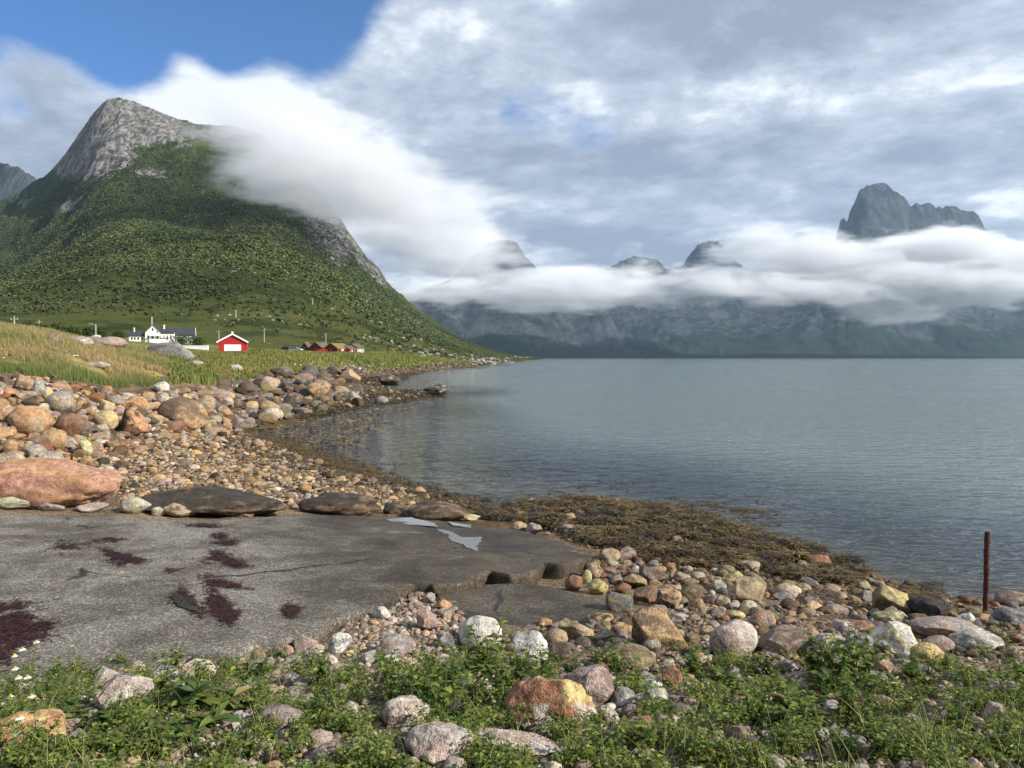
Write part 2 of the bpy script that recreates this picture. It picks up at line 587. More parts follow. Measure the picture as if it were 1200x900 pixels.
mat_carp = plain('silver_blue_car_paint', (0.30, 0.36, 0.42), 0.3, 0.03, 1, 0.5)
mat_dcar = plain('dark_car_paint', (0.03, 0.035, 0.04), 0.3, 0.03, 1, 0.5)
mat_tyre = plain('black_rubber', (0.02, 0.02, 0.02), 0.8, 0.1, 5)
mat_drift = plain('driftwood', (0.36, 0.33, 0.29), 0.9, 0.25, 12)
# ================================================================== THE LIE OF THE LAND
def pol(u, v, z):
    """picture point on a surface of height z -> distance"""
    return (CZ - z) / max((v - 419) / 900, 1e-6)


ANC = []   # (a = x/y, log y, z)


def A(u, v, z):
    ANC.append(((u - 600) / 900, math.log(pol(u, v, z)), z))


def D(u, d, z):
    ANC.append(((u - 600) / 900, math.log(d), z))


for uu_ in (-120, 150, 420, 700, 980, 1320):
    D(uu_, 1.5, 1.62)
    D(uu_, 3.0, 1.52)
for a_ in ((-120, 820, 1.28), (150, 820, 1.25), (420, 830, 1.25), (700, 830, 1.22), (980, 830, 1.25), (1320, 830, 1.30),
           (-120, 770, .70), (100, 785, .72), (300, 775, .70), (430, 760, .72), (560, 750, .70), (700, 770, .85), (850, 775, .95),
           (1000, 775, 1.0), (1100, 765, .98), (1180, 745, .85), (1320, 740, .85),
           (-120, 700, .50), (200, 700, .50), (400, 700, .48), (520, 690, .40), (640, 700, .35), (760, 720, .48), (900, 720, .48), (1030, 735, .55),
           (1162, 722, .42),
           (0, 640, .38), (200, 640, .36), (400, 640, .28), (560, 640, .16),
           (640, 655, .22), (700, 650, .24), (760, 660, .22), (850, 670, .18), (930, 672, .14), (1000, 700, .22), (1080, 715, .22), (1140, 725, .3),
           (620, 610, .20), (700, 605, .17), (780, 615, .17), (850, 640, .14),
           # waterline
           (575, 592, 0), (640, 583, 0), (715, 583, 0), (800, 598, 0), (850, 612, 0), (905, 632, 0), (960, 647, 0), (1010, 665, 0), (1060, 685, 0),
           (1120, 702, 0), (1180, 705, 0), (1320, 720, 0),
           (520, 580, 0), (470, 565, 0), (420, 545, 0), (370, 528, 0), (325, 514, 0), (300, 503, 0),
           (350, 493, 0), (400, 479, 0), (450, 472, 0), (510, 464, 0), (528, 460, 0),
           # left beach
           (-120, 600, .55), (0, 600, .55), (150, 600, .48), (300, 600, .34), (450, 600, .18), (540, 603, .10),
           (220, 560, .34), (320, 555, .20), (400, 560, .10), (280, 520, .12)):
    A(*a_)
BANK = [(-120, 560, 15.3), (0, 560, 15.3), (120, 560, 16.6), (60, 535, 18.0), (150, 528, 20.5), (220, 525, 24.5),
        (-120, 510, 18), (0, 510, 18), (60, 505, 20), (130, 505, 22.5), (205, 505, 27), (260, 500, 32), (300, 490, 37),
        (-120, 475, 20.5), (0, 475, 20.5), (80, 475, 22.5), (150, 475, 26), (220, 475, 32.5), (290, 470, 43), (340, 470, 48), (390, 465, 56),
        (-120, 440, 24), (0, 440, 24), (60, 448, 26), (140, 458, 30), (230, 452, 39), (290, 446, 55), (350, 440, 70), (420, 452, 78), (460, 455, 73), (500, 458, 70)]
for u_, v_, d_ in BANK:
    D(u_, d_, CZ - d_ * (v_ - 419) / 900)
# above eye height / beyond: distance + height
for a_ in ((-120, 32, 3.75), (0, 32, 3.7), (70, 34, 3.55), (140, 42, 3.35), (210, 52, 3.1), (280, 72, 2.6), (350, 92, 2.4),
           (-120, 42, 4.9), (0, 42, 4.8), (60, 46, 4.6), (110, 52, 4.2), (160, 58, 3.85), (200, 62, 3.6), (250, 75, 3.0), (300, 92, 2.65),
           (-120, 90, 5.6), (0, 90, 5.4), (100, 90, 4.8), (200, 95, 3.7),
           (-120, 150, 7.5), (0, 150, 7.0), (100, 150, 6.0), (190, 150, 4.4), (273, 145, 3.5), (340, 150, 3.1),
           (-120, 230, 12), (0, 230, 11.5), (90, 225, 9.4), (180, 220, 7.7), (273, 220, 5.5), (350, 220, 4.3),
           (395, 260, 4.6), (450, 280, 3.6), (430, 160, 2.2), (420, 110, 1.9), (390, 100, 2.3), (470, 220, 2.0), (510, 320, 2.2),
           (-120, 400, 24), (0, 400, 22), (150, 400, 18), (300, 400, 12), (400, 400, 9), (480, 400, 5), (530, 420, 2.5),
           # bay behind the spit
           (470, 85, -.3), (450, 100, 0), (460, 130, 0), (490, 165, 0), (520, 210, 0), (560, 258, 0), (575, 330, 0), (520, 120, -1.2), (560, 160, -2.5), (590, 260, -2.5),
           (585, 450, 0), (600, 700, 0), (612, 1000, 0), (625, 1500, 0), (600, 1500, 8), (560, 1500, 12), (560, 600, 3.5), (540, 300, 1.1), (400, 1500, 20), (200, 1500, 30), (0, 1500, 30), (-120, 1500, 30),
           (645, 700, -6), (645, 1500, -12), (620, 400, -5), (560, 60, -1.3), (560, 90, -1.8), (540, 50, -.7),
           (470, 45, -.3), (430, 36, -.22), (380, 34, -.14), (440, 55, -.15), (480, 28, -.45), (560, 27, -.8), (640, 22, -.45), (720, 20, -.4), (820, 19, -.45),
           (900, 17, -.5), (1000, 15.5, -.6), (1100, 13.5, -.55), (1200, 12.3, -.45), (1320, 12, -.5),
           (650, 40, -2.2), (900, 30, -2.4), (1100, 25, -2.3), (1320, 22, -2.4), (900, 80, -7), (1320, 60, -7), (650, 120, -6), (900, 400, -20), (1320, 400, -20), (900, 1500, -40), (1320, 1500, -40)):
    D(*a_)
_an = np.array(ANC)
KA = 2.2
_px, _py, _pz = _an[:, 0] * KA, _an[:, 1], _an[:, 2]


def _tps(d2):
    return 0.5 * d2 * np.log(d2 + 1e-9)


_n = len(_an)
_M = np.zeros((_n + 3, _n + 3))
_M[:_n, :_n] = _tps((_px[:, None] - _px) ** 2 + (_py[:, None] - _py) ** 2) + np.eye(_n) * 2e-4
_M[:_n, _n:] = np.stack([np.ones(_n), _px, _py], 1)
_M[_n:, :_n] = _M[:_n, _n:].T
# heights are fitted compressed so that the far slopes do not ring into the beach
_cz = lambda z: np.sign(z) * np.log1p(np.abs(z))
_uz = lambda q: np.sign(q) * np.expm1(np.minimum(np.abs(q), 4.5))
_w = np.linalg.solve(_M, np.concatenate([_cz(_pz), np.zeros(3)]))


def near_h(a, ly):
    a = np.clip(a, -0.82, 0.82) * KA
    ly = np.clip(ly, math.log(1.5), math.log(1500))
    out = np.zeros(a.shape)
    fa, fl, fo = a.ravel(), ly.ravel(), out.ravel()
    for i in range(0, fa.size, 40000):
        s = slice(i, i + 40000)
        d2 = (fa[s, None] - _px) ** 2 + (fl[s, None] - _py) ** 2
        fo[s] = _tps(d2) @ _w[:_n] + _w[_n] + _w[_n + 1] * fa[s] + _w[_n + 2] * fl[s]
    return _uz(fo.reshape(a.shape))


# skyline of the near mountain: picture column, picture row, distance of the crest
SKY = np.array([(-500, 330, 2900), (-300, 310, 2800), (-120, 285, 2700), (-20, 245, 2600), (20, 232, 2500), (45, 216, 2450), (62, 203, 2400), (80, 184, 2380), (100, 156, 2350), (118, 131, 2330), (130, 121, 2320),
                (145, 119, 2300), (160, 122, 2300), (180, 130, 2280), (210, 141, 2250), (235, 148, 2220), (280, 151, 2150), (310, 162, 2080),
                (345, 192, 2000), (380, 233, 1900), (400, 258, 1850), (430, 300, 1780), (460, 339, 1720), (500, 371, 1650), (540, 397, 1600),
                (580, 412.5, 1550), (605, 416.5, 1500), (622, 418, 1500), (630, 419.5, 1500), (640, 422, 1500)], float)


def mtn_h(a, y, base):
    u = 600 + 900 * a
    v = np.interp(u, SKY[:, 0], SKY[:, 1])
    Rr = np.interp(u, SKY[:, 0], SKY[:, 2])
    Z = CZ + (419 - v) / 900 * Rr
    r0 = np.interp(u, [-400, 300, 450, 540, 600], [330, 320, 380, 500, 900])
    t_ = np.clip((y - r0) / (Rr - r0), 0, None)
    tt = np.clip(t_, 0, 1)
    s = 0.30 * tt + 0.30 * tt ** 2 + 0.40 * tt ** 4
    Zb = np.minimum(base, 60)
    h_ = base + (np.maximum(Z - Zb, 0)) * s
    x = a * y
    amp = np.clip(h_ / 220, 0, 1) * sst(0, .25, tt)
    gul = ridged(x / 330 + 3, y / 420, 0, 5, 0.55) - 1.0
    h_ = h_ + amp * (26 * gul + 9 * fbm(x / 60, y / 60, 1.0, 4, .6)) * np.where(tt < .97, 1, 0.35)
    # behind the crest the ground drops
    over = np.clip(y - Rr, 0, None)
    h_ = h_ - over * 0.62 * (Z > 20)
    return h_, tt


def height(x, y, detail=True):
    x, y = np.asarray(x, float), np.asarray(y, float)
    r = np.hypot(x, y)
    th = np.arctan2(x, y)
    thc = np.clip(th, -R(38), R(38))
    a = np.tan(thc)
    yy = np.maximum(r * np.cos(thc), 1.5)
    b0 = near_h(a, np.log(yy))
    m, _ = mtn_h(a, yy, b0)
    hh_ = np.where(yy > 300, m, b0)
    wback = sst(R(50), R(100), np.abs(th))
    hh_ = hh_ * (1 - wback) + wback * 1.6
    if detail:
        k = np.clip(r / 12, 0.3, 6)
        hh_ = hh_ + 0.035 * k ** .5 * fbm(x / .9, y / .9, 0, 3) * sst(-.6, .15, hh_)
    return hh_


def on_ground(u, v):
    """world point where the sight line of picture point (u,v) meets the ground"""
    dx, dz = (u - 600) / 900, (419 - v) / 900
    ys = np.exp(np.linspace(math.log(2.2), math.log(3000), 1800))
    hs = height(dx * ys, ys, False)
    below_ = np.nonzero(CZ + dz * ys <= hs)[0]
    i = below_[0] if len(below_) else len(ys) - 1
    yv = ys[i]
    return Vector((dx * yv, yv, float(hs[i])))


def pix(x, y, z):
    return 600 + 900 * x / y, 419 - 900 * (z - CZ) / y


# ---- the ground sheet: polar rings out to the horizon
thd = np.concatenate([np.linspace(-180, -60, 25)[:-1], np.linspace(-60, -37, 30)[:-1], np.linspace(-37, 37, 1100), np.linspace(37, 60, 30)[1:], np.linspace(60, 180, 25)[1:-1]])
thr = np.radians(thd)
rr = np.concatenate([[0.3, 0.8, 1.4], np.exp(np.linspace(math.log(2.0), math.log(340), 640)), np.exp(np.linspace(math.log(380), math.log(12500), 60))])
TH, RR = np.meshgrid(thr, rr)
X, Y = RR * np.sin(TH), RR * np.cos(TH)
Z = height(X, Y)
Z = Z - 8 * sst(300, 330, RR) - 30 * sst(380, 900, RR) * (Z > 0)
Z = np.where(RR > 1600, -45.0, Z)
nr, nt_ = X.shape


def grid_faces(nr, nt, wrap):
    i = np.arange(nr - 1)[:, None]
    j = np.arange(nt if wrap else nt - 1)[None, :]
    j2 = (j + 1) % nt
    return np.stack([i * nt + j, i * nt + j2, (i + 1) * nt + j2, (i + 1) * nt + j], -1).reshape(-1, 4)


def inpoly(px_, py_, poly):
    poly = np.asarray(poly, float)
    inside = np.zeros(np.shape(px_), bool)
    n = len(poly)
    for i in range(n):
        x1, y1 = poly[i]
        x2, y2 = poly[(i + 1) % n]
        if y1 == y2:
            continue
        c_ = ((y1 > py_) != (y2 > py_)) & (px_ < (x2 - x1) * (py_ - y1) / (y2 - y1) + x1)
        inside ^= c_
    return inside


GE = np.array([(-3000, 20), (-120, 24.5), (0, 24.5), (60, 26.5), (100, 28), (140, 30.5), (190, 34), (240, 41), (290, 54), (350, 74), (400, 97), (450, 150), (500, 215), (560, 300), (620, 1200)], float)


def grass_edge(U):
    return np.interp(U, GE[:, 0], GE[:, 1])


def ground_colour(X, Y, Z):
    Ys = np.maximum(Y, .5)
    U, Vv = 600 + 900 * X / Ys, 419 - 900 * (Z - CZ) / Ys
    nz = fbm(X / 3.1, Y / 3.1, 0, 4)
    nb = fbm(X / 14, Y / 14, 4, 4)
    soil = np.array([.085, .068, .045])
    C_ = np.broadcast_to(soil, X.shape + (3,)).copy()
    G = np.full(X.shape, .6)

    def lay(col, m, g_=None):
        nonlocal C_, G
        m = np.clip(m, 0, 1)
        C_ = C_ * (1 - m[..., None]) + np.array(col) * m[..., None]
        if g_ is not None:
            G = G * (1 - m) + g_ * m
    lay([.165, .130, .090], sst(4.8, 6.0, np.hypot(X, Y)), 1.0)                                       # gravel beach
    lay([.10, .068, .030], sst(.35, .05, Z + .06 * nz) * sst(9, 12, Y), .8)                           # wet, weedy foreshore
    lay([.22, .165, .050], sst(.02, -.05, Z + .03 * nz), .5)                                        # weed just under water
    lay([.095, .085, .040], sst(-.35, -.9, Z + .1 * nz), .0)
    lay([.11, .155, .15], sst(-1.0, -2.6, Z), 0.)                                                    # deep bed
    lay([.075, .062, .024], sst(.80, .68, Y / grass_edge(U)) * sst(36, 42, Y) * (U > 330) * sst(-.3, -.1, Z), .6)
    lay([.075, .058, .040], sst(14, 16, Y) * sst(1.02, .96, Y / grass_edge(U)) * sst(.25, .5, Z) * .75, .8)  # shade of the gaps between bank rocks, put into the ground colour
    # turf and long grass above the rocks
    gr_ = sst(.99, 1.05, Y / grass_edge(U) + .03 * nz) * sst(640, 615, U) * sst(.7, 1.2, Z)
    gcol = np.array([.21, .17, .060])[None, None] * (1 + .35 * nb[..., None]) if X.ndim == 2 else np.array([.21, .17, .060])[None] * (1 + .35 * nb[..., None])
    m = np.clip(gr_, 0, 1)[..., None]
    C_ = C_ * (1 - m) + gcol * m
    G = G * (1 - m[..., 0])
    lay([.115, .145, .032], np.clip(gr_ * sst(60, 110, Y) * (.75 + .5 * nb), 0, 1))
    lay([.05, .06, .024], sst(4.9, 4.3, np.hypot(X, Y)) * sst(-.2, .3, nz) * .8)
    return np.clip(C_, .005, 1), np.clip(G, 0, 1)


C_, G_ = ground_colour(X, Y, Z)
V = np.stack([X, Y, Z], -1).reshape(-1, 3)
ground = mesh_np('ground', V, grid_faces(nr, nt_, True), mat_ground, col=C_.reshape(-1, 3), attrs={'gravel': G_.ravel()})
tag(ground, 'gravel beach, grassy bank and sea bed', kind='structure')

# ---- near mountain
us = np.concatenate([np.linspace(-620, -60, 140)[:-1], np.linspace(-60, 645, 760)])
aa = (us - 600) / 900
ys = np.concatenate([np.linspace(298, 700, 170)[:-1], np.linspace(700, 2900, 420)])
AA, YY = np.meshgrid(aa, ys)
b0 = near_h(AA, np.log(YY))
Zm, TT = mtn_h(AA, YY, b0)
Zm = Zm + np.where(YY < 300, -.4, 0)
XX = AA * YY
gz = np.gradient(Zm, axis=0) / np.gradient(YY, axis=0)
gx = np.gradient(Zm, axis=1) / np.maximum(np.gradient(XX, axis=1), .1)
slope = np.hypot(gz, gx)
UU = 600 + 900 * AA
VV = 419 - 900 * (Zm - CZ) / YY


def blob(u, v, uc, vc, ru, rv, rot=0.0):
    c_, s_ = math.cos(rot), math.sin(rot)
    du, dv = u - uc, v - vc
    p_, q_ = (du * c_ + dv * s_) / ru, (-du * s_ + dv * c_) / rv
    return sst(1.25, .6, np.sqrt(p_ * p_ + q_ * q_))


nzm = fbm(XX / 120, Zm / 60, YY / 400, 4, .6)
rockm = 0.06 + .10 * sst(.7, 1.3, slope) + 0.0 * UU
for b_, amp in (((118, 172, 62, 44, -.55), .95), ((170, 150, 62, 30, .25), .75), ((245, 155, 60, 16, .1), .5), ((150, 195, 70, 16, -.2), .35), ((374, 265, 25, 60, -.55), .85), ((425, 300, 12, 55, -.66), .62), ((365, 240, 30, 30, 0), .5),
                ((455, 345, 8, 28, -.9), .55), ((85, 243, 26, 7, -.35), .75), ((30, 235, 22, 10, 0), .45), ((185, 205, 26, 7, .1), .7), ((300, 200, 40, 24, 0), .35), ((540, 405, 40, 6, .3), .35), ((330, 350, 100, 18, .15), .12)):
    rockm = np.maximum(rockm, amp * blob(UU + 10 * nzm, VV + 8 * nzm, *b_))
meadow = sst(640, 400, YY + 90 * nzm) * .9 + .55 * sst(.55, .30, TT) * sst(250, 420, UU)
meadow = np.clip(meadow, 0, 1)
mtn = mesh_np('mountain', np.stack([XX, YY, Zm], -1).reshape(-1, 3), grid_faces(*XX.shape, False), mat_mtn, attrs={'rock': rockm.ravel(), 'meadow': meadow.ravel()})
tag(mtn, 'steep green mountain with a grey rock peak beside the fjord', kind='structure')

# ---- far ridge seen past its left shoulder and the mountains across the fjord
def far_ridge(name, sky, y0, depth, label, du=1.4, rough=1.0, rock=.55, back=.8):
    sky = np.array(sky, float)
    u_ = np.arange(sky[0, 0], sky[-1, 0], du)
    Rd = np.interp(u_, sky[:, 0], sky[:, 2])
    vs = np.interp(u_, sky[:, 0], sky[:, 1])
    Zc = CZ + (419 - vs) / 900 * Rd
    t_ = np.concatenate([np.linspace(0, 1, 110), 1 + np.linspace(.04, .9, 24)])
    T, Ug = np.meshgrid(t_, u_, indexing='ij')
    tc = np.clip(T, 0, 1)
    Yg = y0 + tc * (Rd[None] - y0) + np.clip(T - 1, 0, None) * depth
    a_ = (Ug - 600) / 900
    Xg = a_ * Yg
    prof = .35 * tc + .65 * tc ** 2.2
    Zg = -12 + (Zc[None] + 12) * prof - np.clip(T - 1, 0, None) * depth * back
    env = np.clip(tc * 6, 0, 1) * np.clip((1.0 - tc) * 5, .10, 1)
    Zg = Zg + rough * env * (85 * (ridged(Xg / 1100, Yg / 1900, 2.0, 5, .5) - 1.0) + 10 * fbm(Xg / 160, Yg / 160, 2, 4, .6))
    Zg = Zg + rough * np.clip(tc * 3 - 2, 0, 1) * 14 * (ridged(Xg / 260, 0.3, 3.0, 4, .6) - 1)
    Zg = Zg + rough * np.clip(tc * 4 - 3, 0, 1) * (15 * fbm(Xg / 60, Yg / 90, 5, 4, .6) + 10 * (ridged(Xg / 120, Yg / 400, 8.0, 3, .6) - 1))
    sl = np.abs(np.gradient(Zg, axis=0) / np.maximum(np.gradient(Yg, axis=0), 1))
    rk_ = (.72 * rock * sst(.25, .9, sl + .5 * tc) + .25 * tc) * (.55 + .45 * sst(.1, .6, tc))
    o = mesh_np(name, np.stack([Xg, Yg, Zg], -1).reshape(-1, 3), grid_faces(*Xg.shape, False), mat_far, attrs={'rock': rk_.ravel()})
    return tag(o, label, kind='structure')


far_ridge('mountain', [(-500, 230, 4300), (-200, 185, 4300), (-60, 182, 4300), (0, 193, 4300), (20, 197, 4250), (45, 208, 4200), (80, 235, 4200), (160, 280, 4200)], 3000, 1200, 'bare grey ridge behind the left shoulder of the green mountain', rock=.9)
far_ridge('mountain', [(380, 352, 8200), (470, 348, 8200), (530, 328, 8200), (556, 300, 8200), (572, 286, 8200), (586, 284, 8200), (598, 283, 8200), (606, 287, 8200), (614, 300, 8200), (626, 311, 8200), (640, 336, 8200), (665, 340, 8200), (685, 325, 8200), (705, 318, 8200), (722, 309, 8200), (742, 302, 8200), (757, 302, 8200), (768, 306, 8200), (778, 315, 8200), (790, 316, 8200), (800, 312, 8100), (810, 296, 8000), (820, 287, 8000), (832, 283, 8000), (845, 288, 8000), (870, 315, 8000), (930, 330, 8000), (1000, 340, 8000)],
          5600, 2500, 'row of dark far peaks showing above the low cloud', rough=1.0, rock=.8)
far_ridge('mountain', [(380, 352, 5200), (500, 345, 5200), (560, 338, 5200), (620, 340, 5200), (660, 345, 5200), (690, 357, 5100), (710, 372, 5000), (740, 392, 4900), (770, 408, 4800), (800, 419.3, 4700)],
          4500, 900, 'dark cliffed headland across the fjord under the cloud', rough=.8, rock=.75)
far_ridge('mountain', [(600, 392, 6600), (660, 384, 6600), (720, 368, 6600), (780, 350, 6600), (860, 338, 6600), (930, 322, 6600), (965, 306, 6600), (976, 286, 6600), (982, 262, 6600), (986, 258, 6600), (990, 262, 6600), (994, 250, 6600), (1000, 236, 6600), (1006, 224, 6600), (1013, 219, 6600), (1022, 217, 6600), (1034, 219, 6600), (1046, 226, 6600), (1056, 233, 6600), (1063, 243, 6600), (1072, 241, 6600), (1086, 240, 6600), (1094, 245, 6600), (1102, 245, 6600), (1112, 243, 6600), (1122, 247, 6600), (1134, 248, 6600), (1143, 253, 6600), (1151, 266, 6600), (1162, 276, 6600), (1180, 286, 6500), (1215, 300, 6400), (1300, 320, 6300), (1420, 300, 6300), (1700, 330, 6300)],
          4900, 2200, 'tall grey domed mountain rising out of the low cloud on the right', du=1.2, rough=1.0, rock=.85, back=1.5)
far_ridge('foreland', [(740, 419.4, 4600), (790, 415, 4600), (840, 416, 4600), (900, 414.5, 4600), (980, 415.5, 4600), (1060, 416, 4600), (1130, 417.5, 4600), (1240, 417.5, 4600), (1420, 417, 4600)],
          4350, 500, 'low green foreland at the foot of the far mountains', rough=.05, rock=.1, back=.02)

# ---- water: a fine fan near the shore, one sheet to the horizon
thw = np.radians(np.linspace(-180, 180, 721)[:-1])
rw = np.exp(np.linspace(math.log(1.0), math.log(13000), 320))
TH, RW = np.meshgrid(thw, rw)
Xw, Yw = RW * np.sin(TH), RW * np.cos(TH)
chop = .62 + .38 * sst(12, 45, RW) + 0 * Xw
chop = np.where(Xw < -2, chop * (.55 + .45 * sst(-14, -2, Xw)) * 1.0, chop)
chop = np.where(Yw > 80, .72, chop)
water = mesh_np('water', np.stack([Xw, Yw, 0 * Xw], -1).reshape(-1, 3), grid_faces(*Xw.shape, True), mat_water, attrs={'chop': chop.ravel(), 'depth': (.74 * sst(-.35, -2.2, np.where(RW > 1600, -45, height(Xw, Yw, False)))).ravel()})
tag(water, 'grey-blue rippled fjord water', kind='structure')
water.location.z = 0.0
# ================================================================== LOW CLOUD AND AIR
def cloud(u, v, d, ru, rv, rd, dens, label, tilt=0.0, seed=0.0, nscale=1.0):
    """a real bank of mist: an ellipsoid of uneven vapour at its own distance and size"""
    c_ = Vector(((u - 600) / 900 * d, d, CZ + (419 - v) / 900 * d))
    bpy.ops.mesh.primitive_ico_sphere_add(subdivisions=3, radius=1.0, location=c_)
    o = bpy.context.object
    o.name = 'low_cloud'
    sx, sz, sy = ru / 900 * d, rv / 900 * d, rd
    o.scale = (sx, sy, sz)
    o.rotation_euler = (0, tilt, 0)
    m, t, out = new_mat('cloud_vapour')
    oc = t.n('ShaderNodeTexCoord').outputs['Object']
    g = t.n('ShaderNodeNewGeometry').outputs['Position']
    ln = t.vmath('LENGTH', oc)
    L = 0.0030 * nscale
    nz = t.noise(t.mapping(g, (L * .6, L * .8, L * 2.0), (0, tilt, 0), (seed, seed * .7, 0)), 1.0, 9, 0.66, 0.15)
    q = t.math('ADD', t.math('SUBTRACT', 1.0, ln), t.math('MULTIPLY', t.math('SUBTRACT', nz, 0.5), 2.3))
    q = t.map(q, 0.22, 0.52)
    q = t.math('MULTIPLY', q, t.map(ln, 1.0, 0.75))
    pv = t.n('ShaderNodeVolumePrincipled')
    pv.inputs['Color'].default_value = ((0.86, 0.88, 0.91, 1) if d < 3000 else (0.92, 0.935, 0.955, 1))
    pv.inputs['Anisotropy'].default_value = 0.0
    t.set(pv.inputs['Density'], t.math('MULTIPLY', q, dens))
    t.t.links.new(pv.outputs[0], out.inputs['Volume'])
    o.data.materials.append(m)
    return tag(o, label, kind='stuff')


CL = True
if CL:
    cloud(1050, 322, 4300, 390, 70, 420, .0095, 'long white cloud bank across the foot of the domed mountain', R(0.5), 1.0)
    cloud(670, 343, 4400, 290, 36, 330, .0085, 'grey-white mist band over the dark headland', R(-1), 5.0)
    cloud(520, 275, 4600, 150, 76, 500, .0042, 'thin veil of cloud between the green mountain and the far peaks', R(6), 7.0)
    cloud(385, 204, 1500, 200, 76, 330, .0092, 'cloud spilling over the shoulder of the green mountain', R(14), 3.0, 3.2)
bpy.ops.mesh.primitive_cube_add(size=1, location=(0, 4700, 800))
hz = bpy.context.object
hz.name = 'haze'
hz.scale = (19000, 11800, 1760)
m, t, out = new_mat('haze_air')
pv = t.n('ShaderNodeVolumePrincipled')
pv.inputs['Color'].default_value = (0.55, 0.76, 1.0, 1)
pv.inputs['Density'].default_value = 0.000027
pv.inputs['Anisotropy'].default_value = 0.3
t.t.links.new(pv.outputs[0], out.inputs['Volume'])
hz.data.materials.append(m)
tag(hz, 'pale haze over the fjord', kind='stuff')
# ================================================================== STONES
_ico = {}


def ico(n):
    if n not in _ico:
        bm = bmesh.new()
        bmesh.ops.create_icosphere(bm, subdivisions=n, radius=1.0)
        v = np.array([p.co[:] for p in bm.verts])
        bm.faces.ensure_lookup_table()
        f = np.array([[q.index for q in p.verts] for p in bm.faces])
        bm.free()
        _ico[n] = (v / np.linalg.norm(v, axis=1)[:, None], f)
    return _ico[n]


def stone_shape(seed, style, n):
    """unit stone: 'r' sea-rounded, 'a' angular block, 's' slabby, 'f' flat cobble"""
    g = np.random.default_rng(seed)
    v, f = ico(n)
    v = v.copy()
    off = g.uniform(-50, 50, 3)
    cuts = {'r': 5, 'a': 13, 's': 9, 'f': 3, 'w': 7}[style]
    lo = {'r': .66, 'a': .50, 's': .55, 'f': .8, 'w': .60}[style]
    hi = {'r': .92, 'a': .78, 's': .85, 'f': .95, 'w': .86}[style]
    for _ in range(cuts):
        nrm = g.normal(size=3)
        nrm /= np.linalg.norm(nrm)
        d = g.uniform(lo, hi)
        ex = v @ nrm - d
        soft = {'r': .18, 'f': .35}.get(style, .06)
        v = v - np.outer(np.clip(ex, 0, None) * (1 - soft), nrm)
    nn = fbm(v[:, 0] * 1.1 + off[0], v[:, 1] * 1.1 + off[1], v[:, 2] * 1.1 + off[2], 2)
    n2 = fbm(v[:, 0] * 3.2 + off[1], v[:, 1] * 3.2 + off[2], v[:, 2] * 3.2 + off[0], 4, .55)
    k1, k2 = {'r': (.10, .018), 'a': (.10, .045), 's': (.10, .05), 'f': (.08, .012), 'w': (.16, .07)}[style]
    v = v * (1 + k1 * nn + k2 * n2)[:, None]
    mn, mx = v.min(0), v.max(0)
    v = (v - (mn + mx) / 2) / ((mx - mn) / 2)
    return v, f


PAL = {
    'tan': (.40, .29, .17), 'ochre': (.42, .27, .11), 'orange': (.46, .23, .09), 'salmon': (.50, .245, .145), 'pink': (.37, .27, .225), 'grey': (.27, .255, .23),
    'pale': (.46, .42, .35), 'dark': (.060, .048, .036), 'brown': (.17, .11, .065), 'yellow': (.52, .40, .12), 'olive': (.22, .185, .075),
    'white': (.62, .60, .54), 'rust': (.30, .125, .055), 'lichen': (.42, .41, .20), 'slate': (.12, .12, .125), 'redgrey': (.27, .20, .17), 'black': (.035, .030, .026)}


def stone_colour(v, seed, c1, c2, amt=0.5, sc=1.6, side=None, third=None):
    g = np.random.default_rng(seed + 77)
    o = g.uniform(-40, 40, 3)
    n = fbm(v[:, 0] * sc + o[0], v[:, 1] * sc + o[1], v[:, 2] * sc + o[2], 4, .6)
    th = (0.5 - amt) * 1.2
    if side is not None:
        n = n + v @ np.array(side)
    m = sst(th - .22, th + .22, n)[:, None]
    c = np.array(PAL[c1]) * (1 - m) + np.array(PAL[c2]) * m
    if third:
        q = fbm(v[:, 0] * 1.5 + o[1], v[:, 1] * 1.5 + o[2], v[:, 2] * 1.5 + o[0], 4, .6) + v @ np.array(third[1]) - third[2]
        m = sst(-.15, .2, q)[:, None]
        c = c * (1 - m) + np.array(PAL[third[0]]) * m
    c = c * .90
    n3 = fbm(v[:, 0] * 5 + o[2], v[:, 1] * 5 + o[0], v[:, 2] * 5 + o[1], 3, .6)
    return np.clip(c * (1 + .22 * n3)[:, None], .01, .95)

PAL = {k: tuple(c * .8 + .2 * (v[0] * .3 + v[1] * .55 + v[2] * .15) for c in v) for k, v in PAL.items()}

PLACED = []   # world x, y, radius, short phrase (None for the unnamed)


